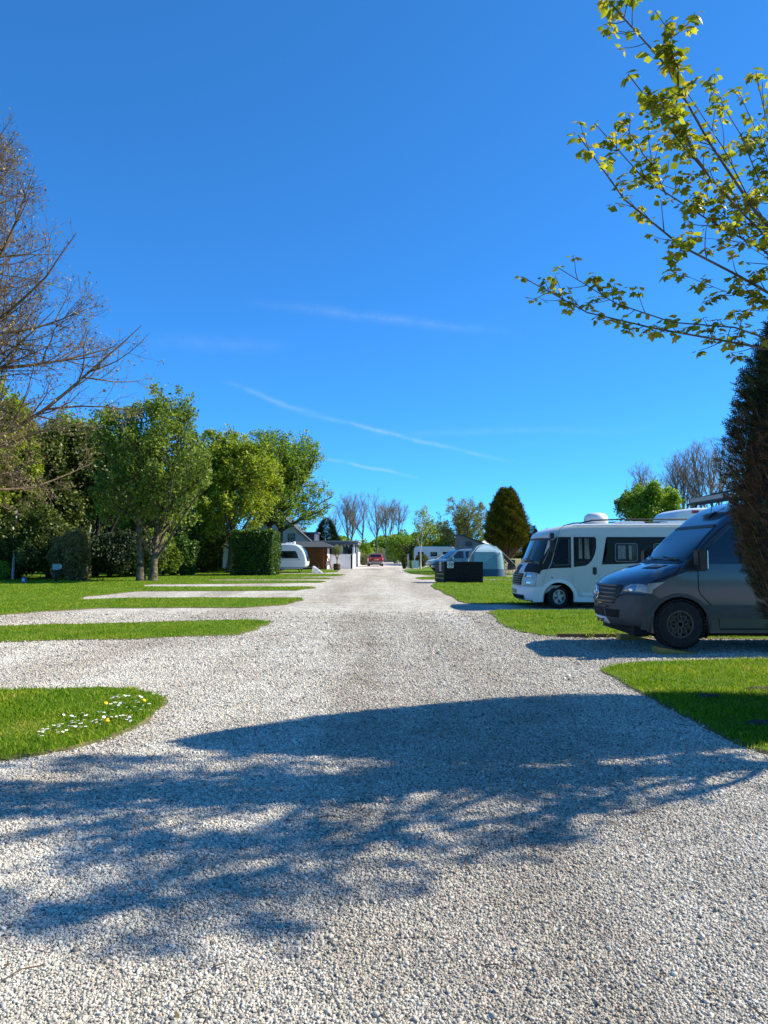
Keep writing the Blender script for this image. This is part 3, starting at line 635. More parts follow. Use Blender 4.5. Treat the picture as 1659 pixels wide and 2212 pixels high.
def box_hedge(name, label, x0, x1, y0, y1, h, n, size, mat, seed):
    rg = np.random.default_rng(seed); t = thing(name, label, 'hedge', ((x0 + x1) / 2, (y0 + y1) / 2, 0)); sx, sy = (x1 - x0) / 2, (y1 - y0) / 2
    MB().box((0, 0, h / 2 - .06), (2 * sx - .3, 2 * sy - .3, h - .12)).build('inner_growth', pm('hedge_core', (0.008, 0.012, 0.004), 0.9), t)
    ar = np.array([2 * sx * h, 2 * sx * h, 2 * sy * h, 2 * sy * h, 4 * sx * sy]); w = ar / ar.sum(); f = rg.choice(5, n, p=w); a, b = rg.uniform(-1, 1, n), rg.uniform(-1, 1, n); z = (b + 1) / 2 * h; dd = np.abs(rg.normal(size=n)) * .08 - 0.03
    bulge = 0.09 * np.sin(a * 5 + z * 2) + 0.05 * np.sin(a * 13 - z * 5) + 0.05 * np.abs(rg.normal(size=n)) * (rg.random(n) < .2)
    C = np.zeros((n, 3))
    for k, (ax, sg) in enumerate(((1, -1), (1, 1), (0, -1), (0, 1))):
        q = f == k; C[q, 1 - ax] = a[q] * (sx, sy)[1 - ax]; C[q, ax] = sg * ((sx, sy)[ax] - dd[q] + bulge[q]); C[q, 2] = z[q]
    q = f == 4; C[q, 0] = a[q] * sx; C[q, 1] = b[q] * sy; C[q, 2] = h - dd[q] + bulge[q]; C[:, 2] = np.clip(C[:, 2], 0.02, None)
    V, F = leaf_quads(rg, C, size, 0.2, 0.55); o = link('foliage', np_mesh('foliage', V, F), mat, t); o['kind'] = 'stuff'; return t
hx0, hx1 = XX(497, 50), XX(573, 50)
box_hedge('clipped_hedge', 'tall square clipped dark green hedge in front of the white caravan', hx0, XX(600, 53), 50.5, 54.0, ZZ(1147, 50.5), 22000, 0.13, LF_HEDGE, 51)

# ------------------------------------------------------------------ the wood along the left
W_ = [  # name, label, px, D, top, rx, trunkh, leafmat, n, size
 ('woodland_tree', 'yellow green tree at the far left below the budding branches', 25, 46, 850, 2.7, 1.2, LF_YELLOW, 26000, 0.24, 61),
 ('woodland_tree', 'dark ivy clad tree behind the grey hookup post', 118, 47, 905, 3.0, 0.8, LF_DARK, 30000, 0.24, 62),
 ('woodland_tree', 'dark leafy tree just left of the twin stemmed tree', 205, 49, 890, 2.8, 1.0, LF_DARK, 26000, 0.24, 63),
 ('woodland_tree', 'pale green tree rising behind the dark ivy clad tree', 150, 56, 880, 4.2, 2.0, LF_FRESH, 24000, 0.28, 64),
 ('woodland_tree', 'yellow green tree cut by the left edge of the picture', -60, 44, 800, 3.6, 1.2, LF_YELLOW, 22000, 0.25, 65),
 ('woodland_tree', 'dark tree behind the twin stemmed tree crown', 285, 58, 930, 3.0, 1.0, LF_ROWAN, 22000, 0.28, 66)]
for nm, lb, px, D, tp, rx, th, lm, n, ls, sd_ in W_:
    leafy(nm, lb, px, D, tp, rx, th, sd_, lm, n, ls, BARK_DARK, tr_r=0.2, spread=0.3, n1=22, dens=0.5, ang=45, group='trees of the wood along the left')
B_ = [('dark_shrub', 'dark leafy shrub at the far left behind the blue bucket', 45, 44.5, 2.2, 4.6, 15000, .2, LF_DARK, 71),
 ('dark_shrub', 'dark tangled shrub right behind the grey hookup post', 105, 44, 2.0, 4.2, 14000, .19, LF_DARK, 72),
 ('dry_brown_shrub', 'brown and green dry shrub right of the grey hookup post', 158, 42.3, 1.15, 2.9, 9000, .16, LF_BROWN, 73),
 ('yew_bush', 'very dark low evergreen left of the twin tree trunks', 238, 47, 2.0, 3.2, 13000, .2, LF_CONE, 74),
 ('yew_bush', 'dark evergreen partly behind the twin tree trunks', 300, 48, 1.5, 2.9, 9000, .2, LF_DARK, 75),
 ('laurel_bush', 'mid green upright shrub right of the twin tree trunks', 352, 50, 1.25, 3.4, 9000, .2, LF_ROWAN, 76),
 ('laurel_bush', 'feathery green shrub farther right of the twin tree trunks', 392, 51, 1.2, 2.8, 8000, .2, LF_HEDGE, 77),
 ('dark_shrub', 'dark shrub under the trees left of the clipped hedge', 438, 58, 2.2, 4.4, 9000, .24, LF_DARK, 78),
 ('dark_shrub', 'low dark shrub directly left of the clipped hedge', 468, 62, 1.6, 1.7, 6000, .2, LF_HEDGE, 79),
 ('low_green_shrub', 'small light green shrub cut by the left edge of the lawn', -6, 41, 0.6, 1.3, 3000, .12, LF_FRESH, 80)]
for nm, lb, px, D, rx, h, n, sz, lm, sd_ in B_: bush(nm, lb, px, D, rx, h, n, sz, lm, sd_)
def backwood(name, label, x0, x1, y, h, n, size, mat, seed, vary=0.25):
    rg = np.random.default_rng(seed); x = rg.uniform(x0, x1, n); hh = h * (1 - vary + vary * (np.sin(x * .33) * .5 + np.sin(x * .81 + 2) * .5)); z = rg.random(n) ** 0.8 * hh
    C = np.stack([x, y + rg.normal(size=n) * 2.2, z], 1); V, F = leaf_quads(rg, C, size, 0.3, 0.6)
    return tag(link(name, np_mesh(name, V, F), mat), label, 'woodland', kind='stuff')
backwood('woodland', 'dark green wood behind the trees on the left', -48, -14, 66, 8.5, 30000, .5, LF_DARK, 91)
backwood('woodland', 'fresh green wood far behind the wooden gate', -14, 22, 150, 6.2, 18000, .6, LF_FRESH, 92)
backwood('woodland', 'low hedge line far behind the tent and motorhomes', 9, 80, 110, 2.6, 12000, .6, LF_HEDGE, 93)
tm = MB(); q = at(28, 1225, 43); tm.tube([(0, 0, 0), (0.05, 0, 2.0), (0.12, 0, 4.2)], [.08, .065, .04], 7)
tag(tm.build('pale_sapling', BARK_PALE, None, True, loc=(q.x, 43, 0)), 'slim pale bare sapling among the dark shrubs at far left', 'sapling')
tm = MB(); q = at(187, 1200, 44); tm.tube([(0, 0, 0), (0.02, 0, 1.6), (.06, 0, 2.4), (.2, 0, 3.3)], [.1, .09, .08, .05], 7); tm.tube([(.12, 0, 2.9), (.4, 0, 2.85), (.52, 0, 3.05)], [.05, .03, .02], 6)
tag(tm.build('dead_stem', pm('lichen_bark', (0.4, 0.36, 0.24), 0.9, 0.4, 9), None, True, loc=(q.x, 44, 0)), 'broken pale dead stem beside the dry brown shrub', 'tree trunk')

# ------------------------------------------------------------------ bare poplars and right hand trees
def bare_tree(name, label, px, D, top, rx, seed, dens=1.0, bark=BARK_GREY, group=None, stems=1, zb=0.38, ang=26, tw=0.016, buds=None, z0=0.0, tr=0.2):
    rg = np.random.default_rng(seed); H = ZZ(top, D) - z0; env = ellip((0, 0, H * (0.5 + zb / 2) - .3), (rx * 1.1, rx * 1.1, H * (1 - zb) / 2 + 1.2), seed, .16); big = lambda p: env(p) | (p[:, 2] < H * zb)
    trs = [trunk_line(H * .85, tr, tr * .25, (0.1 * (s - (stems - 1) / 2), 0.02), 9, rg, 0.12, (0.25 * s, 0, 0)) for s in range(stems)]
    sp = [dict(n=13 * dens, ang=ang, av=8, len=H * .42, f=(.34, .95), k=7, wig=.1, up=.14, rl=.016, fade=.5),
          dict(per_m=1.5 * dens, ang=30, av=10, ratio=.5, f=(.2, 1), k=5, wig=.14, up=.12, rl=.012, rmin=tw * 1.5),
          dict(per_m=2.4 * dens, ang=34, av=12, ratio=.55, f=(.1, 1), k=4, wig=.16, up=.12, rmin=tw),
          dict(n=2, ang=34, av=12, len=.8, f=(.2, 1), k=3, wig=.16, up=.12, rmin=tw * .8)]
    LV = grow(rg, trs, sp, big); lv = None
    if buds: C = leaf_points(rg, LV, [3, 4], buds[0], .12); lv = leaf_quads(rg, C, buds[1], .3)
    return make_tree(name, label, (XX(px, D), D, z0), LV, [8, 6, 4, 3, 3], bark, lv, buds[2] if buds else None, group=group)
for i, (px, D, tp, rx, lb) in enumerate([(722, 128, 1098, 2.0, 'bare tree at the left end of the row, beside the dark spruce'), (755, 132, 1060, 2.6, 'bare tall tree above the white walled veranda'), (782, 134, 1063, 2.3, 'bare tall tree left of the red estate car'),
                                 (814, 130, 1058, 3.0, 'tallest bare tree directly behind the red estate car'), (836, 136, 1074, 2.2, 'bare tree above the left end of the wooden gate'), (858, 131, 1078, 2.5, 'bare ivy clad tree above the right end of the wooden gate')]):
    bare_tree('bare_tree', lb, px, D, tp, rx * 1.25, 100 + i, 1.15, BARK_GREY, 'bare trees beyond the end of the drive', stems=1 + (i % 3 == 1), tw=.011, ang=32)
for i, (px, D, tp, rx, lb, st) in enumerate([(1395, 74, 1000, 4.0, 'bare twiggy tree leaning out left behind the round green tree', 2), (1470, 70, 975, 3.4, 'bare tree rising above the round green tree', 2), (1535, 68, 945, 4.0, 'tallest bare tree beside the dark right hand conifer', 3)]):
    bare_tree('bare_tree', lb, px, D, tp, rx, 120 + i, 1.2, BARK_GREY, 'bare trees behind the motorhomes', st, 0.3, 32, 0.009, (2500, .08, LF_BUD))
leafy('spreading_tree', 'spreading budding tree behind the pop top campervan', 1000, 95, 1064, 3.7, 1.6, 130, leafm('spring_bud', [(0, (.13, .11, .03)), (.5, (.24, .24, .05)), (1, (.34, .36, .09))]), 11000, .2, BARK, tr_r=.2, ang=52, n1=28, dens=.65, spread=.14, stems=2, amp=.15)
bare_tree('slim_young_tree', 'slim pale trunked young tree beside the small white notice board', 908, 72, 1098, 1.75, 131, 0.9, BARK_PALE, None, 1, 0.32, 36, 0.02, (1500, .15, LF_FRESH), tr=.08)
leafy('round_green_tree', 'round bright green tree above the white motorhome roof', 1412, 46, 1030, 2.7, 1.4, 133, LF_FRESH, 30000, 0.17, BARK, tr_r=0.14, ang=48, spread=.15, up=.08)
for i, (px, D, rx, h, lm, lb) in enumerate([(868, 112, 2.3, 5.0, LF_FRESH, 'fresh green bush behind the pale service post'), (935, 100, 2.7, 6.0, LF_YELLOW, 'yellow green bush left of the spreading tree'), (905, 104, 2.4, 3.6, LF_DARK, 'dark green bush behind the slim young tree'),
        (958, 98, 1.8, 3.8, LF_FRESH, 'green bush below the spreading tree'), (1050, 100, 2.2, 4.2, LF_FRESH, 'fresh green bush right of the spreading tree'), (780, 125, 2.0, 3.8, LF_FRESH, 'green bush behind the red estate car'), (1122, 88, 2.6, 1.7, LF_DARK, 'low dark hedge bush right of the golden cypress')]):
    bush('green_bush', lb, px, D, rx, h, 7000, .26, lm, 140 + i)
bush('rounded_clipped_bush', 'dark clipped rounded bush behind the small notice board', 911, 84, .72, 1.55, 6000, .1, LF_DARK, 150, amp=.08)
bush('narrow_bush', 'small dark bush at the left of the pale service post', 873, 73, .28, 1.5, 2500, .1, LF_DARK, 151)
bush('cream_flowering_bush', 'pale flowering bush behind the white wall near the red car', 789, 96, .85, 1.6, 4000, .12, LF_OLIVE, 152)
bush('small_hedge_plant', 'low green plant at the foot of the notice board', 888, 74.5, .3, .8, 1500, .08, LF_FRESH, 153)
bk = bmesh.new(); bmesh.ops.create_grid(bk, x_segments=30, y_segments=20, size=1)
for v in bk.verts:
    x = 26 + v.co.x * 18; y = 72 + v.co.y * 17; e = min(1, max(0, (1 - abs(v.co.x)) * 6)) * min(1, max(0, (1 - abs(v.co.y)) * 3)); v.co = (x, y, 0.95 * e + .12 * math.sin(x * .9) * e * math.sin(y) - .02)
me = bpy.data.meshes.new('grass_bank'); bk.to_mesh(me); bk.free(); [setattr(p, 'use_smooth', True) for p in me.polygons]
def bank_mat():
    m, t, b = nodes('dry_bank'); f = noise(t, 1.2, 6, rough=.7); t.links.new(ramp(t, f, [(.3, (.13, .15, .03)), (.5, (.25, .2, .08)), (.7, (.34, .26, .12))]), b.inputs['Base Color']); b.inputs['Roughness'].default_value = .9; bump(t, b, noise(t, 8, 6), .8, .1); return m
tag(link('grass_bank', me, bank_mat()), kind='structure')

# ------------------------------------------------------------------ sycamore reaching in from the right
def sycamore():
    rg = np.random.default_rng(5); base = Vector((6.1, 6.1, 0)); t = thing('sycamore_tree', 'young leaved sycamore reaching in from the right with yellow green leaf clusters', 'tree', base)
    def zp(zx, zy): return (1061.7 + zx / 2.778, zy / 2.778)
    BR = [([(180, 1660), (300, 1740), (480, 1840), (700, 1915), (880, 1945), (1100, 1990), (1250, 2020), (1450, 2035), (1659, 2045)], 5.5, 5.9, .020),
          ([(390, 1600), (560, 1730), (700, 1790), (900, 1850), (1030, 1900), (1200, 1955), (1450, 1965), (1659, 1990)], 5.35, 5.95, .016),
          ([(520, 810), (600, 920), (690, 1060), (790, 1190), (930, 1320), (1080, 1440), (1230, 1550), (1420, 1625), (1659, 1710)], 5.1, 5.8, .024),
          ([(620, 740), (740, 870), (820, 990), (920, 1080), (1060, 1180), (1230, 1260), (1370, 1350), (1500, 1440), (1659, 1510)], 5.5, 5.9, .018),
          ([(820, 445), (900, 590), (1010, 750), (1150, 880), (1250, 1000), (1380, 1150), (1500, 1290), (1659, 1440)], 5.0, 5.6, .02),
          ([(680, -20), (780, 120), (900, 270), (1040, 400), (1140, 560), (1210, 720), (1290, 850), (1400, 980), (1500, 1150), (1659, 1420)], 4.8, 5.6, .026),
          ([(1050, 140), (1080, 260), (1110, 450), (1120, 520)], 4.9, 5.0, .008),
          ([(1150, 520), (1300, 740), (1400, 900), (1530, 1170), (1640, 1350)], 5.2, 5.7, .016),
          ([(1300, 490), (1400, 600), (1480, 760), (1560, 950), (1659, 1250)], 5.6, 6.0, .015),
          ([(1590, 450), (1620, 600), (1659, 780), (1700, 1000)], 5.2, 5.6, .014),
          ([(1480, 540), (1560, 720), (1640, 900), (1720, 1150)], 5.9, 6.1, .014),
          ([(780, 730), (870, 860), (960, 1000), (1050, 1170)], 5.6, 5.7, .008),
          ([(1180, 1420), (1340, 1415), (1480, 1440), (1600, 1490)], 5.2, 5.5, .008),
          ([(1130, 1640), (1300, 1700), (1480, 1760), (1659, 1790)], 5.6, 5.9, .01),
          ([(1000, 1100), (1130, 1090), (1250, 1180), (1380, 1280), (1520, 1400)], 5.4, 5.8, .01),
          ([(960, 590), (1040, 620), (1130, 700), (1180, 860), (1300, 1050)], 4.9, 5.3, .01)]
    K = 10; PP = []; RR = []
    for pts, d0, d1, r in BR:
        w = [at(*zp(*p), d0 + (d1 - d0) * i / (len(pts) - 1)) - base for i, p in enumerate(pts)][::-1]
        if pts[-1][0] >= 1500:
            e = w[0]; h0 = max(1.9, e.z - 1.1 * math.hypot(e.x, e.y) * .75); w = [Vector((0, 0, h0)), (Vector((0, 0, h0)) * .45 + e * .55) + Vector((0, 0, -.08))] + w
        w = np.array([tuple(p) for p in w]); s = np.r_[0, np.cumsum(np.linalg.norm(np.diff(w, axis=0), axis=1))]; u = np.linspace(0, s[-1], K)
        p = np.stack([np.interp(u, s, w[:, k]) for k in range(3)], 1); p[1:-1] += rg.normal(size=(K - 2, 3)) * .012
        PP.append(p); RR.append(np.linspace(r * .95, r * .18, K))
    vis = (np.array(PP), np.array(RR))
    def in_view(p):
        q = p + np.array(base); c, s = math.cos(TILT), math.sin(TILT); dz = q[:, 2] - CAM_H
        f = q[:, 1] * c + dz * s; u = q[:, 0] / np.maximum(f, .01) * FPX; v = (-q[:, 1] * s + dz * c) / np.maximum(f, .01) * FPX
        return (f > 0) & (np.abs(u) < 850) & (v < 1130)
    def env(p):
        rad = np.hypot(p[:, 0], p[:, 1]); lim = np.interp(p[:, 2], [1.6, 2.6, 4.0, 5.5, 7.0, 8.5], [.6, 1.7, 3.0, 3.3, 2.4, .8])
        q = p + np.array(base); xs = q[:, 0] - 1.23 * q[:, 2]; ys = q[:, 1] - .25 * q[:, 2]
        return (rad < lim) & (p[:, 2] < 8.6) & ~in_view(p) & (p[:, 2] > 1.5) & ((ys > 3.5 + .62 * xs) & (ys < 5.7) | (p[:, 2] < 1.9) | (xs < -3.2))  # unseen crown shaped by where its shadow falls on the drive
    tr = trunk_line(6.0, .13, .05, (-.01, 0.0), 10, rg, .03)
    sp = [dict(n=54, ang=52, av=10, len=3.6, f=(.33, 1), k=10, wig=.07, up=.07, rl=.0125, rs=.6, rmin=.02, fade=.45),
          dict(per_m=2.2, ang=40, av=10, ratio=.42, f=(.2, 1), k=6, wig=.1, up=.08, rmin=.009),
          dict(per_m=3.2, ang=42, av=12, len=.5, f=(.15, 1), k=4, wig=.14, up=.08, rmin=.009)]
    LV = grow(rg, [tr], sp, lambda p: env(p))
    # twigs on the branches in view
    s2 = dict(per_m=7, ang=46, av=14, len=.3, f=(.22, .98), k=4, wig=.14, up=.12, rmin=.0035, tip=.5)
    L2 = grow(rg, [(a, b) for a, b in zip(*vis)], [s2])
    V, F = bark_tubes(LV[:1], [10]); link('trunk', np_mesh('trunk', V, F, True), BARK_GREY, t)
    V, F = bark_tubes([vis, L2[1], LV[1], LV[2], LV[3]], [7, 5, 6, 4, 3]); o = link('branches', np_mesh('branches', V, F, True), BARK, t); o['kind'] = 'stuff'
    # leaf cluster shapes: lobed drooping leaves round a bud
    shapes = []
    def lobed(m, c, d, nrm, s):
        b = nrm.cross(d).normalized(); pr = [(0, -.02), (.2, .08), (.46, .12), (.34, .34), (.52, .58), (.26, .6), (.0, 1.0), (-.26, .6), (-.52, .58), (-.34, .34), (-.46, .12), (-.2, .08)]
        vs = [c + d * (y * s) + b * (x * s) - nrm * (abs(x) * .25 * s + y * y * .22 * s) for x, y in pr]; ce = c + d * (.4 * s)
        m.add([ce] + vs, [(0, i + 1, (i + 1) % 12 + 1) for i in range(12)])
    r0 = random.Random(9)
    for k in range(6):
        m = MB(); nl = r0.choice((4, 5, 6))
        for j in range(nl):
            a = 6.28 * j / nl + r0.uniform(-.4, .4); el = r0.uniform(-.7, .35); d = Vector((math.cos(a) * math.cos(el), math.sin(a) * math.cos(el), math.sin(el)))
            nrm = Vector((0, 0, 1)) - d * d.z; nrm = nrm.normalized() + Vector((r0.uniform(-.3, .3), r0.uniform(-.3, .3), 0)); nrm = (nrm - d * nrm.dot(d)).normalized()
            st = d * .025; lobed(m, st, d, nrm, r0.uniform(.044, .08))
        shapes.append(m)
    lm = leafm('sycamore_leaf', [(0, (.13, .16, .012)), (.5, (.26, .29, .018)), (.85, (.42, .42, .03)), (1, (.42, .28, .08))], .55, .4)
    meshes = []
    for m in shapes:
        me = bpy.data.meshes.new('leaf_cluster'); me.from_pydata([tuple(v) for v in m.v], [], m.f); me.materials.append(lm); meshes.append(me)
    P2, R2 = L2[1]; tips = P2[:, -1]
    bi = rg.integers(0, len(vis[0]), 280); mid, _, _ = sample_lv(vis[0], vis[1], bi, rg.uniform(.3, 1, 280))
    bi2 = rg.integers(0, len(P2), 240); mid2, _, _ = sample_lv(P2, R2, bi2, rg.uniform(.3, .9, 240))
    pos = np.concatenate([vis[0][:, -1], tips, mid + rg.normal(size=mid.shape) * .02, mid2 + rg.normal(size=mid2.shape) * .015])
    seen = in_view(pos); first = pos[seen]; rest = pos[~seen]; rg.shuffle(first)
    def mtx(p):
        e = (rg.uniform(-.5, .5), rg.uniform(-.5, .5), rg.uniform(0, 6.28)); s = rg.uniform(.6, 1.2)
        return e, s
    for p in first[:300]:
        e, s = mtx(p); o = bpy.data.objects.new('leaf_cluster', meshes[rg.integers(0, 6)]); COL.objects.link(o); o.parent = t; o.location = p; o.rotation_euler = e; o.scale = (s, s, s)
    an = leaf_points(rg, LV, [2, 3], 270, .03, (.4, 1.0)); lo = (an[:, None] + rg.normal(size=(len(an), 7, 3)) * .075).reshape(-1, 3); rest = np.concatenate([first[300:], rest, lo[~in_view(lo)]])
    VV = []; FF = []; k0 = 0; arrs = []; fas = []
    for m in shapes:                     # the same clusters with four corner leaves, for the many out of the picture
        a_ = np.array([tuple(v) for v in m.v]).reshape(-1, 13, 3); arrs.append(a_[:, [1, 5, 7, 9]].reshape(-1, 3)); fas.append(np.arange(len(a_) * 4).reshape(-1, 4))
    for p in rest:
        e, s = mtx(p); k = rg.integers(0, 6); Rm = np.array(Matrix.Rotation(e[2], 3, 'Z') @ Matrix.Rotation(e[0], 3, 'X')); VV.append(arrs[k] @ Rm.T * s + p); FF.append(fas[k] + k0); k0 += len(arrs[k])
    o = link('crown', np_mesh('crown', np.concatenate(VV), np.concatenate(FF)), lm, t); o['kind'] = 'stuff'
    print('sycamore', len(first), len(rest))
sycamore()
# ------------------------------------------------------------------ vehicle shells
def chaikin(p, it):
    for _ in range(it):
        q = [p[0]]
        for a, b in zip(p[:-1], p[1:]):
            q += [(a[0] * .75 + b[0] * .25, a[1] * .75 + b[1] * .25), (a[0] * .25 + b[0] * .75, a[1] * .25 + b[1] * .75)]
        p = q + [p[-1]]
    return p
MATE = {}        # the panel on the far side that belongs to a near side panel
class Shell:
    """body swept from a side outline: front at x = 0 facing -x, near side at -y"""
    def __init__(s, contour, wz, r=.1, nose=.35, noseL=1.2, p=2.4, ws=.0, tail=.0, tailL=.6, smooth=2):
        s.C = np.array(chaikin(contour, smooth)); s.wz = np.array(wz); s.r = r; s.nose = nose; s.noseL = noseL; s.p = p; s.tail = tail; s.tailL = tailL
        T = np.gradient(s.C, axis=0); T /= np.maximum(np.linalg.norm(T, axis=1, keepdims=True), 1e-9); s.Nn = np.stack([-T[:, 1], T[:, 0]], 1)
        s.x0, s.x1 = s.C[:, 0].min(), s.C[:, 0].max(); s.itop = int(np.argmax(s.C[:, 1]))
    def W(s, z): return float(np.interp(z, s.wz[:, 0], s.wz[:, 1]))
    def pt(s, i, t, off=0.0):
        """i: float index along the outline, t: -1..1 across"""
        i = min(max(i, 0), len(s.C) - 1.0001); k = int(i); f = i - k; c = s.C[k] * (1 - f) + s.C[k + 1] * f; n = s.Nn[k] * (1 - f) + s.Nn[k + 1] * f
        a = abs(t); w = s.W(c[1]); rho = min(.5, s.r / w); q = max(0, (a - (1 - rho)) / rho); inn = s.r * (1 - math.sqrt(max(0, 1 - q * q)))
        x = c[0] - n[0] * inn; z = c[1] - n[1] * inn; y = t * w
        x += s.nose * a ** s.p * max(0, 1 - (c[0] - s.x0) / s.noseL) - s.tail * a ** s.p * max(0, 1 - (s.x1 - c[0]) / s.tailL)
        return Vector((x + n[0] * off, y + (math.copysign(1, t) * off * q if t else 0), z + n[1] * off))
    def i_z(s, z):
        k = int(np.argmax(s.C[:, 1] >= z)) if (s.C[:s.itop + 1, 1] >= z).any() else s.itop
        if k == 0: return 0.0
        a, b = s.C[k - 1, 1], s.C[k, 1]; return k - 1 + (z - a) / max(1e-9, b - a)
    def i_x(s, x):
        lo = s.itop // 3
        for k in range(1, len(s.C)):
            if s.C[k, 0] >= x and s.C[k - 1, 0] < x and s.C[k, 1] > s.C[:, 1].mean(): return k - 1 + (x - s.C[k - 1, 0]) / (s.C[k, 0] - s.C[k - 1, 0])
        return s.itop
    def i_rz(s, z):
        for k in range(len(s.C) - 1, 0, -1):
            if s.C[k - 1, 1] >= z > s.C[k, 1]: return k - 1 + (s.C[k - 1, 1] - z) / (s.C[k - 1, 1] - s.C[k, 1])
        return len(s.C) - 1.01
    TS = [-1, -.985, -.95, -.9, -.8, -.6, -.35, 0, .35, .6, .8, .9, .95, .985, 1]
    def body(s, name, mat, parent, arches, sill):
        V = []; F = []; n = len(s.TS)
        for i in range(len(s.C)):
            for t in s.TS: V.append(s.pt(i, t))
        for i in range(len(s.C) - 1):
            for j in range(n - 1): F.append((i * n + j, i * n + j + 1, (i + 1) * n + j + 1, (i + 1) * n + j))
        me = bpy.data.meshes.new(name); me.from_pydata([tuple(v) for v in V], [], F)
        for p in me.polygons: p.use_smooth = True
        bm = bmesh.new(); bm.from_mesh(me)
        for sg in (-1, 1):
            edge = [s.pt(i, sg) for i in range(len(s.C))]; poly = [(v.x, v.z) for v in edge]
            xb = poly[-1][0]; xa = poly[0][0]; bot = [(xb, sill)]
            for (ax, az, ar) in sorted(arches, key=lambda q: -q[0]):
                h = math.asin(max(-1, min(1, (sill - az) / ar)))
                for k in range(17):
                    a = h + (math.pi - 2 * h) * k / 16; bot.append((ax + ar * math.cos(a), az + ar * math.sin(a)))
            bot.append((xa, sill)); s._sheet(bm, poly + bot, sg, 0.0)
        bmesh.ops.recalc_face_normals(bm, faces=bm.faces); bm.to_mesh(me); bm.free(); me.set_sharp_from_angle(angle=R(35))
        return link(name, me, mat, parent)
    def _sheet(s, bm, poly, sg, off, zstep=.12):
        b2 = bmesh.new(); q = []
        for p in poly:
            if not q or math.dist(p, q[-1]) > 1e-5: q.append(p)
        vs = [b2.verts.new((p[0], 0, p[1])) for p in q]; f = b2.faces.new(vs); bmesh.ops.triangulate(b2, faces=[f], ngon_method='EAR_CLIP')
        z = min(p[1] for p in q) + zstep; zt = max(p[1] for p in q)
        while z < zt:
            bmesh.ops.bisect_plane(b2, geom=b2.verts[:] + b2.edges[:] + b2.faces[:], plane_co=(0, 0, z), plane_no=(0, 0, 1)); z += zstep
        mp = {}
        for v in b2.verts: mp[v.index] = None
        b2.verts.index_update()
        for v in b2.verts: mp[v.index] = bm.verts.new((v.co.x, sg * (s.W(v.co.z) + off), v.co.z))
        for f in b2.faces:
            nf = bm.faces.new([mp[v.index] for v in f.verts]); nf.smooth = False
        if off > 0:
            for e in b2.edges:
                if len(e.link_faces) == 1:
                    a, b = e.verts; bk = [bm.verts.new((v.co.x, sg * (s.W(v.co.z) - .004), v.co.z)) for v in (b, a)]
                    bm.faces.new([mp[a.index], mp[b.index]] + bk)
        b2.free()
    def side(s, name, poly, mat, parent, off=.005, sides=(-1,)):
        first = None
        for sg in sides:
            bm = bmesh.new()
            for q in (poly if isinstance(poly, Strip) else [poly]): s._sheet(bm, q, sg, off)
            bmesh.ops.recalc_face_normals(bm, faces=bm.faces); me = bpy.data.meshes.new(name); bm.to_mesh(me); bm.free()
            o = link(name, me, mat, MATE.get(parent.name, parent) if sg > 0 else parent)
            if first is None: first = o
            else: MATE[first.name] = o
        return first
    def front(s, name, poly, mat, parent, off=.006, by='z', mirror=False):
        """poly in (t, z): panel on the front skin; by='x' for roof panels, 'rz' for the rear"""
        fn = {'z': s.i_z, 'x': s.i_x, 'rz': s.i_rz}[by]; bm = bmesh.new()
        for mg in ((1, -1) if mirror else (1,)):
            b2 = bmesh.new(); f = b2.faces.new([b2.verts.new((p[0] * mg, 0, p[1])) for p in poly]); bmesh.ops.triangulate(b2, faces=[f], ngon_method='EAR_CLIP')
            lo = min(p[1] for p in poly); hi = max(p[1] for p in poly); st = max(.04, (hi - lo) / 10); z = lo + st
            while z < hi - 1e-4: bmesh.ops.bisect_plane(b2, geom=b2.verts[:] + b2.edges[:] + b2.faces[:], plane_co=(0, 0, z), plane_no=(0, 0, 1)); z += st
            for t in s.TS[1:-1] + [-.7, .7, -.5, .5, -.2, .2]: bmesh.ops.bisect_plane(b2, geom=b2.verts[:] + b2.edges[:] + b2.faces[:], plane_co=(t, 0, 0), plane_no=(1, 0, 0))
            b2.verts.index_update(); mp = {v.index: bm.verts.new(s.pt(fn(v.co.z), v.co.x, off)) for v in b2.verts}
            for f in b2.faces: bm.faces.new([mp[v.index] for v in f.verts]).smooth = True
            for e in b2.edges:
                if len(e.link_faces) == 1:
                    a, b = e.verts; bm.faces.new([mp[a.index], mp[b.index]] + [bm.verts.new(s.pt(fn(v.co.z), v.co.x, -.004)) for v in (b, a)])
            b2.free()
        bmesh.ops.recalc_face_normals(bm, faces=bm.faces); me = bpy.data.meshes.new(name); bm.to_mesh(me); bm.free()
        return link(name, me, mat, parent)
def rrect(x0, x1, z0, z1, r, n=4):
    o = []
    for cx, cz, a0 in ((x1 - r, z1 - r, 0), (x0 + r, z1 - r, 90), (x0 + r, z0 + r, 180), (x1 - r, z0 + r, 270)):
        o += [(cx + r * math.cos(R(a0 + 90 * k / n)), cz + r * math.sin(R(a0 + 90 * k / n))) for k in range(n + 1)]
    return o
def arc_strip(cx, cz, r0, r1, a0, a1, n=18):
    o = [(cx + r1 * math.cos(R(a0 + (a1 - a0) * k / n)), cz + r1 * math.sin(R(a0 + (a1 - a0) * k / n))) for k in range(n + 1)]
    return o + [(cx + r0 * math.cos(R(a1 - (a1 - a0) * k / n)), cz + r0 * math.sin(R(a1 - (a1 - a0) * k / n))) for k in range(n + 1)]
class Strip(list): pass
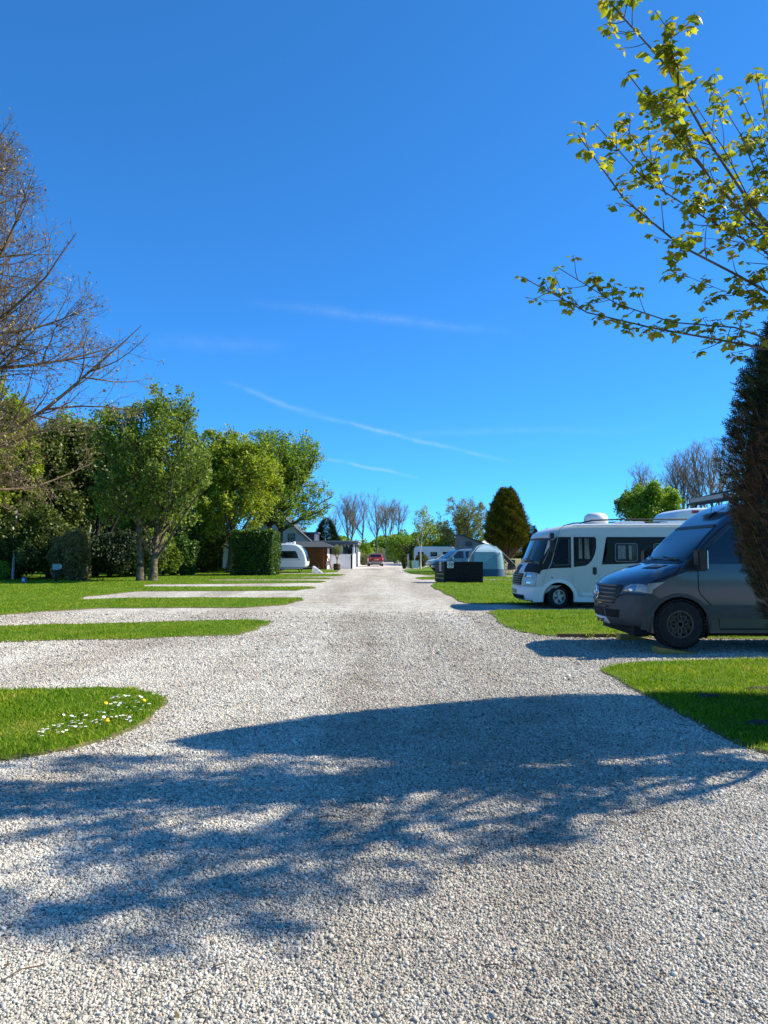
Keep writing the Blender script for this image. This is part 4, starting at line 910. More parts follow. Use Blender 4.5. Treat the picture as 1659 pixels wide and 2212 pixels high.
def line_strip(pts, w):
    a = []; b = []
    for i, p in enumerate(pts):
        q0 = pts[max(0, i - 1)]; q1 = pts[min(len(pts) - 1, i + 1)]; dx, dz = q1[0] - q0[0], q1[1] - q0[1]; l = math.hypot(dx, dz) or 1
        a.append((p[0] - dz / l * w / 2, p[1] + dx / l * w / 2)); b.append((p[0] + dz / l * w / 2, p[1] - dx / l * w / 2))
    return Strip([[a[i], a[i + 1], b[i + 1], b[i]] for i in range(len(a) - 1)])
def wheel(parent, x, y, z, r, w, rimmat, style='spoke', steer=0.0, knob=False, rr=.62):
    sg = -1 if y < 0 else 1; ti = MB(); h = w / 2
    ti.lathe([(r * rr, -h), (r * .8, -h * 1.08), (r * .93, -h), (r, -h * .7), (r, h * .7), (r * .93, h), (r * .8, h * 1.08), (r * rr, h)], 36, 'y', caps=False)
    if knob:
        for k in range(44):
            a = 2 * math.pi * k / 44
            for yy in (-h * .86, 0.0 if k % 2 else h * .3, h * .86):
                ti.box((r * 1.006 * math.cos(a), yy, r * 1.006 * math.sin(a)), (.02, h * .5, r * .095), ry=-a)
    t = ti.build('wheel', RUBBER, parent, True); t.location = (x, y, z); t.rotation_euler = (0, 0, steer)
    ri = MB(); ri.lathe([(r * rr * 1.02, -h * .98), (r * rr * .9, -h * .98), (r * rr * .88, -h * .2), (r * rr * .88, h * .2), (r * rr * .9, h * .98), (r * rr * 1.02, h * .98)], 36, 'y', caps=False)
    f = sg * h * .72; R1 = r * rr * .93
    if style == 'mesh':
        for k in range(10):
            a = 2 * math.pi * k / 10; m1 = (R1 * .55 * math.cos(a), f + sg * .012, R1 * .55 * math.sin(a)); ri.tube([(R1 * .2 * math.cos(a), f + sg * .012, R1 * .2 * math.sin(a)), m1], .012, 5)
            for d in (-.27, .27): ri.tube([m1, (R1 * math.cos(a + d), f, R1 * math.sin(a + d))], .0105, 5)
            for d in (-.314, .314): ri.tube([(R1 * .55 * math.cos(a), f + sg * .01, R1 * .55 * math.sin(a)), (R1 * .78 * math.cos(a + d), f, R1 * .78 * math.sin(a + d))], .009, 5)
        ri.lathe([(R1 * .3, f - .03), (R1 * .3, f + .03 * 0 + .012), (R1 * .16, f + sg * .03), (.01, f + sg * .03)], 20, 'y')
        for k in range(6): a = 2 * math.pi * k / 6; ri.box((R1 * .23 * math.cos(a), f + sg * .025, R1 * .23 * math.sin(a)), (.022, .02, .022), ry=-a)
    elif style == 'spoke':
        for k in range(5):
            a = 2 * math.pi * k / 5 + .3
            ri.add([(R1 * .12 * math.cos(a + 1.2), f, R1 * .12 * math.sin(a + 1.2)), (R1 * .12 * math.cos(a - 1.2), f, R1 * .12 * math.sin(a - 1.2)), (R1 * math.cos(a - .2), f, R1 * math.sin(a - .2)), (R1 * math.cos(a + .2), f, R1 * math.sin(a + .2))], [(0, 1, 2, 3)])
        ri.lathe([(R1 * .25, f - .02), (R1 * .22, f + sg * .012), (.01, f + sg * .012)], 14, 'y')
    ri.lathe([(R1 * .97, f - sg * .06), (R1 * .5, f - sg * .075), (.01, f - sg * .075)], 24, 'y')
    ri.build('rim', rimmat, t, True); return t
def wells(parent, arches, w, wz):
    m = MB()
    for ax, az, ar in arches:
        for sg in (-1, 1):
            y0, y1 = sg * (w - .02), sg * (w - .5); pr = [(ax + (ar + .012) * math.cos(R(a)), az + (ar + .012) * math.sin(R(a))) for a in range(-25, 206, 11)]
            n = len(pr); m.add([(p[0], y0, p[1]) for p in pr] + [(p[0], y1, p[1]) for p in pr], [(i, i + 1, n + i + 1, n + i) for i in range(n - 1)] + [tuple(range(n, 2 * n))])
    return m.build('wheel_well', VOID, parent)
def underbody(parent, x0, x1, w, z0, z1): return MB().b2(x0, x1, -w, w, z0, z1).build('underbody', VOID, parent)

# ------------------------------------------------------------------ grey high roof panel van
def grey_van():
    t = thing('panel_van', 'dark grey high roof camper van with roof light bar, parked on yellow ramps', 'van', (3.72, 12.32, 0.03))
    body = paint('van_grey', (0.028, 0.052, 0.082), (0.045, 0.043, 0.038), 0.12, 0.3, 0.8); plas = pm('van_plastic', (0.045, 0.05, 0.057), 0.62, .15, 9, .12, 220)
    S = Shell([(.16, .36), (.05, .44), (.0, .56), (-.01, .74), (.0, .86), (.03, .98), (.07, 1.07), (.16, 1.15), (.4, 1.25), (.7, 1.34), (.93, 1.4), (1.0, 1.43), (1.35, 1.73), (1.66, 2.0), (1.78, 2.12), (1.96, 2.27), (2.25, 2.42), (2.7, 2.5), (3.2, 2.52), (5.7, 2.52), (5.88, 2.48), (5.94, 2.3), (5.98, 1.2), (6.0, .4)],
              [(.3, .93), (.6, .985), (.9, 1.0), (1.2, 1.0), (1.45, .985), (1.8, .92), (2.1, .86), (2.52, .78)], r=.12, nose=.40, noseL=1.5, p=2.6, tail=.03)
    AR = [(.97, .42, .46), (4.75, .42, .46)]; S.body('body', body, t, AR, .30); wells(t, AR, .99, None); underbody(t, .3, 5.9, .8, .25, .5)
    # dark lower bumper round the nose and along the side
    S.front('bumper', [(-1, .37), (1, .37), (1, .93), (.78, .93), (.56, .74), (.5, .70), (-.5, .70), (-.56, .74), (-.78, .93), (-1, .93)], plas, t, .008)
    S.side('bumper_corner', [(.36, .36), (.5, .34)] + [(.97 + .475 * math.cos(R(a)), .42 + .475 * math.sin(R(a))) for a in (190, 175, 160, 150, 140)] + [(.72, .80), (.62, .88), (.52, .93), (.42, .93)], plas, t, .007, (-1, 1))
    S.side('arch_trim', arc_strip(.97, .42, .462, .515, -12, 192), plas, t, .012, (-1, 1))
    S.side('side_moulding', [(1.44, .53), (4.28, .53), (4.28, .74), (1.36, .74)], plas, t, .012, (-1, 1))
    S.side('side_moulding', [(5.25, .53), (5.9, .53), (5.9, .74), (5.2, .74)], plas, t, .012, (-1, 1))
    # grille with slats and the three pointed star
    gr = S.front('grille', [(-.54, .74), (.54, .74), (.62, .86), (.66, 1.045), (-.66, 1.045), (-.62, .86)], pm('grille_dark', (.012, .012, .014), .5), t, .012)
    for z in (.78, .845, .91, .975, 1.03): S.front('slat', [(-.58, z - .013), (.58, z - .013), (.58, z + .013), (-.58, z + .013)], pm('grille_slat', (.075, .08, .088), .4, .1, 6), gr, .034)
    sm = MB(); c = S.pt(S.i_z(.9), 0, .06); n = 24
    for k in range(n):
        a, b = 2 * math.pi * k / n, 2 * math.pi * (k + 1) / n; sm.tube([(c.x, c.y + .105 * math.cos(a), c.z + .105 * math.sin(a)), (c.x, c.y + .105 * math.cos(b), c.z + .105 * math.sin(b))], .011, 6)
    for k in range(3): a = R(90 + 120 * k); sm.tube([(c.x, c.y, c.z), (c.x, c.y + .1 * math.cos(a), c.z + .1 * math.sin(a))], [.02, .006], 4)
    sm.build('star_emblem', CHROME, gr, True)
    lo = S.front('lower_intake', [(-.62, .52), (.62, .52), (.66, .65), (-.66, .65)], VOID, t, .016)
    for y in (-.3, .3): S.front('intake_bar', [(y - .02, .52), (y + .02, .52), (y + .02, .65), (y - .02, .65)], plas, lo, .024)
    pl = S.front('number_plate', [(-.27, .41), (.27, .41), (.27, .51), (-.27, .51)], pm('plate_white', (.75, .76, .74), .4, .04), t, .03)
    pc = S.pt(S.i_z(.46), 0, .04); text_obj('LJ71 UPY', .105, BLACKP, t, (pc.x, pc.y, pc.z), (math.pi / 2, 0, -math.pi / 2), 'plate_lettering', .003)
    # headlights wrap the corner
    lens = pm('headlamp_lens', (.3, .33, .35), .08, .25, 9, coat=1.0); hl = []
    for sg in (-1, 1):
        h = S.front('headlight', [(sg * .70, .95), (sg * 1, .955), (sg * 1, 1.085), (sg * .8, 1.065), (sg * .72, 1.02)], lens, t, .014)
        S.side('headlight_end', [(.43, .96), (.5, .97), (.62, 1.04), (.74, 1.115), (.47, 1.09)], lens, h, .012, (sg,))
        S.front('bulb_unit', [(sg * .78, .96), (sg * .9, .955), (sg * .9, 1.04), (sg * .8, 1.03)], CHROME, h, .02)
    # bonnet seam, cowl, glass
    S.side('bonnet_seam', line_strip([(.46, 1.10), (.7, 1.17), (.9, 1.24), (1.0, 1.36)], .012), VOID, t, .004, (-1, 1))
    S.front('bonnet_vent', [(-.72, 1.315), (-.3, 1.315), (-.3, 1.375), (-.72, 1.375)], BLACKP, t, .006, mirror=True)
    S.front('cowl', [(-.88, 1.395), (.88, 1.395), (.9, 1.45), (-.9, 1.45)], BLACKP, t, .004)
    ws = S.front('windscreen', [(-.93, 1.45), (.93, 1.45), (.9, 2.02), (.84, 2.04), (-.84, 2.04), (-.9, 2.02)], GLASS, t, .006)
    S.front('shade_band', [(-.88, 1.985), (.88, 1.985), (.84, 2.04), (-.84, 2.04)], BLACKP, ws, .012)
    for y0, y1 in ((-.75, -.1), (.05, .7)):
        wb = MB(); a = S.pt(S.i_z(1.44), y0, .03); b = S.pt(S.i_z(1.5), y1, .025); wb.tube([a, (a + b) / 2 + Vector((-.005, 0, 0)), b], .011, 5); wb.build('wiper', BLACKP, ws)
    # side glass
    g = S.side('door_glass', [(1.32, 1.40), (2.32, 1.40), (2.32, 1.98), (1.85, 1.98), (1.36, 1.55)], GLASS, t, .006, (-1, 1))
    S.side('quarter_panel', [(1.02, 1.33), (1.3, 1.37), (1.3, 1.6), (1.1, 1.42)], BLACKP, t, .006, (-1, 1))
    S.side('door_seam', line_strip([(1.28, 1.66), (1.27, 1.4), (1.27, 1.0), (1.3, .92), (1.47, .74), (1.6, .5), (1.62, .37), (2.46, .37), (2.52, .5), (2.52, 2.05)], .012), VOID, t, .0045, (-1, 1))
    S.side('a_pillar_seam', line_strip([(1.18, 1.5), (1.5, 1.8), (1.82, 2.06), (2.52, 2.1)], .012), VOID, t, .0045, (-1, 1))
    S.side('side_marker', rrect(2.56, 2.68, .56, .62, .02), pm('amber_lens', (.75, .12, .02), .25, .1), t, .02, (-1, 1))
    S.side('lower_panel_seam', line_strip([(1.62, .36), (2.5, .36)], .012), VOID, t, .0045, (-1, 1))
    # mirrors
    for sg in (-1, 1):
        m = MB(); y = sg * 1.13; m.box((1.26, y, 1.46), (.13, .2, .34)); m.tube([(1.28, sg * .96, 1.36), (1.26, y, 1.38)], .035, 6)
        mr = m.build('mirror', BLACKP, t, True, .035); MB().box((1.335, y, 1.47), (.012, .17, .28)).build('mirror_glass', CHROME, mr)
        MB().box((1.2, y + sg * .015, 1.49), (.05, .2, .27)).build('mirror_back', BLACKP, mr, False, .02)
    # roof bar light, rack loop and aerial
    c0 = S.pt(S.i_x(2.02), 0); lb = MB(); lb.box((1.93, 0, 2.52), (.09, 1.32, .1)); l_ = lb.build('light_bar', pm('bar_housing', (.1, .1, .105), .45), t, False, .012)
    MB().box((1.878, 0, 2.52), (.014, 1.24, .07)).build('led_strip', pm('led_lens', (.4, .41, .42), .15, .2, 30), l_)
    MB().box((1.96, 0, 2.46), (.22, 1.36, .025)).build('bar_mount', BLACKP, l_)
    rk = MB()
    for sg in (-1, 1): rk.tube([(1.98, sg * .64, 2.4), (2.05, sg * .65, 2.58), (2.3, sg * .66, 2.64), (5.4, sg * .66, 2.66), (5.5, sg * .66, 2.5)], .02, 6)
    for x in (2.3, 3.2, 4.1, 5.0): rk.tube([(x, -.66, 2.65), (x, .66, 2.65)], .018, 6)
    rk.build('roof_rack', BLACKP, t, True)
    a = S.pt(S.i_x(1.86), -.25); an = MB(); an.box((a.x + .03, a.y, a.z + .02), (.16, .06, .06), ry=-.7); an.tube([(a.x, a.y, a.z + .02), (a.x + .02, a.y, a.z + .22)], .006, 5); an.build('aerial', BLACKP, t, True)
    rim = pm('bronze_rim', (.075, .065, .055), .5, .2, 9, metal=.1)
    for x in (.97, 4.75):
        for y in (-.87, .87): wheel(t, x, y, .375 + .07 * (x < 2), .385, .26, rim, 'mesh', 0, True, .56)
    return t
grey_van()
for i, (y, lb) in enumerate(((11.43, 'yellow plastic levelling ramp under the near front wheel of the grey van'), (13.2, 'yellow plastic levelling ramp under the far front wheel of the grey van'))):
    m = MB(); m.prism([(-.2, 0), (.42, 0), (.42, .006), (.15, .05), (-.02, .08), (-.12, .095), (-.2, .11)], -.12, .12)
    tag(m.build('levelling_ramp', pm('yellow_ramp', (.42, .23, .05), .55, .15, 8), None, False, 0.0, (4.52, y, 0.012)), lb, 'ramp', 'ramps under the grey van')

# ------------------------------------------------------------------ white integrated motorhome
def motorhome():
    t = thing('motorhome', 'white and grey integrated motorhome with dark window band beside the grey van', 'motorhome', (3.98, 21.75, 0.0))
    wh = paint('motorhome_silver', (.58, .58, .55), (.3, .28, .25), .08, .4, .3); wt = paint('motorhome_white', (.76, .77, .77), (.35, .32, .28), .1, .4, .3); dk = paint('motorhome_band', (.022, .026, .03), (.05, .05, .047), .08, .55, 0.0, .15)
    S = Shell([(.14, .2), (.03, .27), (.0, .42), (.0, .6), (.01, .8), (.05, 1.0), (.13, 1.17), (.27, 1.29), (.3, 1.34), (.45, 1.68), (.6, 2.02), (.6, 2.1), (.72, 2.22), (.95, 2.33), (1.4, 2.43), (1.9, 2.47), (6.9, 2.49), (7.1, 2.44), (7.18, 2.25), (7.2, .9), (7.2, .22)],
              [(.15, 1.1), (.6, 1.13), (2.2, 1.13), (2.5, 1.11)], r=.14, nose=.34, noseL=1.4, p=2.6, tail=.05)
    AR = [(1.06, .32, .455), (4.9, .32, .44)]; S.body('body', wh, t, AR, .19); wells(t, AR, 1.12, None); underbody(t, .4, 7.1, .9, .16, .45)
    bp = S.front('bumper', [(-1, .21), (1, .21), (1, .62), (-1, .62)], wt, t, .012); S.side('bumper_corner', [(.33, .19), (.62, .19), (.6, .36), (.6, .62), (.34, .62)], wt, t, .01, (-1, 1))
    S.front('lower_intake', [(-.68, .26), (.68, .26), (.7, .38), (-.7, .38)], VOID, bp, .02)
    S.front('number_plate', [(-.26, .42), (.26, .42), (.26, .53), (-.26, .53)], pm('dark_plate', (.2, .21, .21), .4), bp, .03)
    gr = S.front('grille', [(-.56, .66), (.56, .66), (.62, 1.0), (-.62, 1.0)], VOID, t, .01)
    for z in (.69, .755, .82, .885, .95): S.front('slat', [(-.57, z - .014), (.57, z - .014), (.57, z + .014), (-.57, z + .014)], pm('motorhome_slat', (.12, .125, .13), .35), gr, .03)
    bn = S.front('bonnet_stripe', [(-.22, 1.01), (.22, 1.01), (.2, 1.25), (-.2, 1.25)], dk, t, .008); cc = S.pt(S.i_z(1.1), 0, .02)
    MB().box((cc.x, 0, cc.z), (.02, .1, .12), rx=.6).build('maker_badge', CHROME, bn, False, .004)
    for sg in (-1, 1):
        h = S.front('headlight', [(sg * .66, .64), (sg * .99, .64), (sg * .99, 1.03), (sg * .72, 1.03)], pm('motorhome_lens', (.34, .38, .4), .1, .25, 12, coat=1), t, .014)
        for z in (.74, .94): S.front('lamp_unit', [(sg * .74, z - .05), (sg * .92, z - .05), (sg * .92, z + .05), (sg * .76, z + .05)], CHROME, h, .02)
        S.front('cheek_panel', [(sg * .62, 1.05), (sg * 1, 1.05), (sg * 1, 1.3), (sg * .5, 1.3), (sg * .56, 1.2)], dk, t, .008)
    S.side('cheek_side', [(.44, 1.04), (.52, 1.1), (.7, 1.15), (.9, 1.165), (1.44, 1.18), (1.44, 2.07), (1.02, 2.07), (.95, 1.98), (.5, 1.3), (.42, 1.2)], dk, t, .006, (-1, 1))
    ws = S.front('windscreen', [(-.97, 1.31), (.97, 1.31), (.96, 2.02), (-.96, 2.02)], GLASS, t, .008)
    S.front('screen_surround', [(-.99, 1.995), (.99, 1.995), (.99, 2.04), (-.99, 2.04)], BLACKP, ws, .016)
    for y0, y1 in ((-.8, -.1), (-.1, .6)):
        a = S.pt(S.i_z(1.28), y0, .04); b = S.pt(S.i_z(1.42), y1, .035); MB().tube([a, (a + b) / 2 + Vector((-.03, 0, .06)), b], .012, 5).build('wiper', BLACKP, ws)
    S.side('pillar_trim', line_strip([(.98, 2.04), (.82, 1.72), (.62, 1.3)], .02), pm('pale_trim', (.24, .23, .21), .5), t, .012, (-1, 1))
    S.side('cab_seam', line_strip([(1.28, 2.42), (1.12, 2.3), (1.08, 2.1), (.86, 1.3), (.72, 1.05), (.62, .75)], .018), pm('seam_grey', (.4, .41, .42), .5), t, .008, (-1, 1))
    cw = S.side('cab_window', [(1.16, 2.0), (1.37, 2.0), (1.37, 1.28), (.96, 1.27), (.93, 1.34)], GLASS, t, .014, (-1, 1))
    S.side('window_rim', line_strip([(1.38, 2.01), (1.38, 1.27), (.96, 1.26), (.92, 1.35)], .012), pm('pale_trim', (.24, .23, .21), .5), cw, .018, (-1, 1))
    # entrance door with curved window
    fr = S.side('door_frame', line_strip([(1.48, .62), (1.48, 2.12), (2.18, 2.12), (2.22, 2.06), (2.22, .4), (2.15, .34), (1.78, .34), (1.6, .55), (1.48, .62)], .03), pm('door_trim', (.62, .63, .64), .4), t, .014, (-1, 1))
    door = S.side('door', [(1.5, .64), (1.5, 2.1), (2.16, 2.1), (2.2, 2.05), (2.2, .42), (2.13, .36), (1.79, .36), (1.62, .56)], wh, t, .01, (-1, 1))
    pan = [(1.515, 2.07), (2.13, 2.07), (2.17, 2.02), (2.17, 1.75), (2.12, 1.55), (2.03, 1.38), (1.93, 1.28), (1.85, 1.24), (1.515, 1.2)]
    S.side('door_dark_panel', pan, dk, door, .014, (-1, 1))
    S.side('window_backing', [(1.53, 2.05), (2.06, 2.05), (2.07, 1.8), (2.03, 1.6), (1.94, 1.46), (1.82, 1.4), (1.53, 1.36)], VOID, door, .016, (-1, 1))
    for k, (x0, x1) in enumerate(((1.66, 1.7), (1.71, 1.745), (1.83, 1.87), (1.88, 1.92), (1.93, 1.955))): S.side('curtain', [(x0, 1.44), (x1 + .02, 1.44), (x1 - .01, 2.04), (x0 + .01, 2.04)], pm('curtain_beige', (.42, .36, .26), .9, .2, 30), door, .019 + .001 * k, (-1, 1))
    S.side('door_window', [(1.53, 2.05), (2.06, 2.05), (2.07, 1.8), (2.03, 1.6), (1.94, 1.46), (1.82, 1.4), (1.53, 1.36)], CLEAR, door, .026, (-1, 1))
    S.side('door_lock', rrect(2.06, 2.17, .98, 1.2, .045), BLACKP, door, .024, (-1, 1)); S.side('door_kick_strip', [(1.63, .46), (1.72, .38), (2.18, .38), (2.18, .46)], wt, door, .014, (-1, 1))
    S.side('dark_band', [(2.47, 2.07), (6.95, 2.07), (6.95, 1.33), (4.0, 1.33), (2.33, 1.27), (2.42, 1.42), (2.47, 1.62), (2.48, 1.85)], dk, t, .006, (-1, 1))
    for k, (x0, x1) in enumerate(((2.72, 3.36), (3.84, 4.6), (5.3, 6.2))):
        b = S.side('window', rrect(x0, x1, 1.36, 1.88, .07), BLACKP, t, .013, (-1, 1)); S.side('window_frame', line_strip(rrect(x0, x1, 1.36, 1.88, .07) + [(x1, 1.81)], .016), pm('pale_trim', (.24, .23, .21), .5), b, .017, (-1, 1))
        S.side('blind', [(x0 + .08, 1.43), (x0 + .3, 1.43), (x0 + .3, 1.82), (x0 + .08, 1.82)], pm('pale_blind', (.3, .31, .33), .8, .4, 14), b, .016, (-1, 1)); S.side('curtain', [(x1 - .24, 1.42), (x1 - .16, 1.42), (x1 - .17, 1.82), (x1 - .25, 1.82)], pm('curtain_beige', (.42, .36, .26), .9, .2, 30), b, .016, (-1, 1))
        S.side('pane', rrect(x0 + .03, x1 - .03, 1.39, 1.85, .05), CLEAR, b, .02, (-1, 1))
    S.side('arch_flare', arc_strip(1.06, .3, .456, .56, -11, 191), wt, t, .03, (-1, 1)); S.side('sill', [(1.6, .19), (4.4, .19), (4.4, .33), (1.62, .33)], wt, t, .012, (-1, 1)); S.side('filler_cap', rrect(.86, .9, .88, .92, .018), BLACKP, t, .01)
    S.side('roof_gutter', [(1.5, 2.39), (7.0, 2.41), (7.0, 2.435), (1.5, 2.415)], wt, t, .02, (-1, 1))
    for sg in (-1, 1):
        mr = MB(); mr.tube([(.93, sg * 1.12, 2.05), (.86, sg * 1.26, 2.15), (.86, sg * 1.27, 2.0)], .02, 6); mr.box((.86, sg * 1.27, 1.8), (.1, .18, .36)); mr.box((.86, sg * 1.27, 2.1), (.1, .14, .16)); mr.build('mirror', BLACKP, t, True, .02)
    for sg in (-1, 1): MB().tube([(1.75, sg * .92, 2.47), (2.1, sg * .96, 2.56), (3.0, sg * .97, 2.59), (6.8, sg * .97, 2.6), (6.95, sg * .95, 2.48)], .024, 6).build('roof_rail', BLACKP, t, True)
    dm = MB(); dm.lathe([(.33, 2.46), (.36, 2.5), (.37, 2.62), (.34, 2.74), (.26, 2.81), (.14, 2.84), (.02, 2.845)], 28, 'z', (2.55, .1, 0)); dm.build('satellite_dome', paint('dome_white', (.72, .7, .64), amount=.05, rough=.5), t, True)
    for x in (3.5, 4.9): MB().box((x, -.1, 2.51), (.75, .6, .1)).build('roof_light', wt, t, False, .03)
    alu = pm('alloy', (.3, .31, .32), .35, .1, 8, metal=.7)
    for x, st in ((1.06, .35), (4.9, 0)):
        for y in (-.98, .98): wheel(t, x, y, .335, .335, .21, alu, 'spoke', st)
motorhome()

# ------------------------------------------------------------------ overcab motorhome behind
def overcab():
    D = 27.0; x = XX(1449, D, 1110); t = thing('overcab_motorhome', 'white overcab motorhome whose roof shows behind the grey van', 'motorhome', (x - .35, D + 1.1, 0)); wt = paint('motorhome_white', (.76, .77, .77))
    top = ZZ(1096, D); k = top / 3.0
    S = Shell([(.9, .4), (.75, .8), (.8, 1.1), (1.6, 1.3), (1.7, 1.5), (.95, 1.95), (.45, 2.15), (.35, 2.4), (.4, 2.75), (.75, 2.95), (1.6, 3.0), (6.6, 3.0), (6.8, 2.9), (6.85, .5)], [(.3, 1.1), (3.1, 1.1)], r=.1, nose=.1, noseL=1.2, smooth=2); S.C[:, 1] *= np.where(S.C[:, 1] > 2.0, k, 1)
    AR = [(1.9, .35, .45), (5.2, .35, .45)]; S.body('body', wt, t, AR, .3); wells(t, AR, 1.1, None)
    S.side('luton_window', rrect(.85, 1.5, 2.42, 2.72, .06), GLASS, t, .01, (-1, 1)); S.side('red_badge', rrect(1.15, 1.42, 2.85 * k - .06, 2.85 * k + .06, .02), pm('badge_red', (.4, .05, .06), .5), t, .01, (-1, 1))
    S.side('side_window', rrect(3.2, 4.4, 1.5, 2.1, .08), GLASS, t, .01, (-1, 1)); S.side('cab_window', [(1.9, 1.5), (2.6, 1.5), (2.6, 2.0), (2.2, 2.0)], GLASS, t, .01, (-1, 1)); S.front('windscreen', [(-.85, 1.52), (.85, 1.52), (.8, 1.92), (-.8, 1.92)], GLASS, t, .01)
    S.side('panel_seam', line_strip([(.42, 2.5 * k), (3.5, 2.52 * k)], .02), pm('seam_grey', (.4, .41, .42), .5), t, .006, (-1,))
    for xx in (1.9, 5.2):
        for y in (-.97, .97): wheel(t, xx, y, .34, .34, .2, STEEL, 'spoke')
overcab()

# ------------------------------------------------------------------ pop top campervan, white hatchback, red estate, touring caravans
def campervan():
    D = 55.5; t = thing('campervan', 'blue campervan with raised grey pop top roof behind the black enclosure', 'campervan', (XX(934, D), D + .2, 0), R(13)); bl = paint('camper_blue', (.1, .2, .3), amount=.06)
    S = Shell([(.12, .28), (.0, .4), (-.02, .62), (.03, .8), (.1, .95), (.3, 1.04), (.6, 1.12), (.88, 1.18), (1.3, 1.5), (1.72, 1.8), (1.95, 1.9), (2.4, 1.95), (4.9, 1.95), (5.1, 1.88), (5.22, 1.2), (5.25, .3)], [(.25, .9), (.8, .95), (1.2, .95), (1.6, .87), (1.95, .78)], r=.1, nose=.3, noseL=1.2)
    AR = [(.95, .34, .38), (4.1, .34, .38)]; S.body('body', bl, t, AR, .26); wells(t, AR, .94, None); underbody(t, .3, 5.1, .75, .2, .45)
    S.front('windscreen', [(-.92, 1.2), (.92, 1.2), (.88, 1.8), (-.88, 1.8)], GLASS, t, .01); S.front('bumper', [(-1, .29), (1, .29), (1, .5), (-1, .5)], BLACKP, t, .01); S.front('grille', [(-.6, .66), (.6, .66), (.6, .76), (-.6, .76)], BLACKP, t, .012)
    for sg in (-1, 1): S.front('headlight', [(sg * .66, .68), (sg * .98, .7), (sg * .98, .84), (sg * .7, .82)], pm('motorhome_lens', (.34, .38, .4), .1), t, .014)
    S.side('door_glass', [(1.25, 1.2), (2.28, 1.2), (2.28, 1.76), (1.85, 1.76)], GLASS, t, .008, (-1, 1))
    for x0 in (2.45, 3.75): S.side('side_glass', rrect(x0, x0 + 1.15, 1.22, 1.76, .06), GLASS, t, .008, (-1, 1))
    S.side('door_seam', line_strip([(1.2, 1.15), (1.3, .5), (2.36, .5), (2.36, 1.85)], .02), VOID, t, .005, (-1, 1)); S.side('door_handle', rrect(2.1, 2.26, 1.05, 1.09, .015), BLACKP, t, .03, (-1, 1)); S.side('arch_lip', arc_strip(.95, .34, .38, .42, 0, 180), BLACKP, t, .01, (-1, 1))
    for sg in (-1, 1): MB().box((1.35, sg * 1.05, 1.22), (.12, .2, .22)).build('mirror', pm('mirror_pale', (.45, .5, .54), .3), t, False, .03)
    cv = MB(); A = [(2.05, 1.95), (4.75, 1.97), (4.75, 2.03), (2.28, 3.0), (2.15, 2.95)]; cv.prism(A, -.62, .62); c_ = cv.build('pop_top_canvas', pm('grey_canvas', (.16, .165, .175), .9, .2, 3, .3, 12), t); MB().prism([(2.5, 2.15), (3.1, 2.12), (3.1, 2.42), (2.85, 2.55), (2.55, 2.5)], -.63, .63).build('canvas_window', pm('dark_canvas', (.06, .062, .07), .9), c_)
    MB().prism([(2.2, 3.0), (2.1, 2.97), (2.12, 3.05), (2.3, 3.07), (4.9, 2.08), (4.9, 2.0), (4.75, 2.0)], -.7, .7).build('pop_top_lid', BLACKP, t)
    for x in (.95, 4.1):
        for y in (-.84, .84): wheel(t, x, y, .33, .33, .2, STEEL, 'spoke')
campervan()
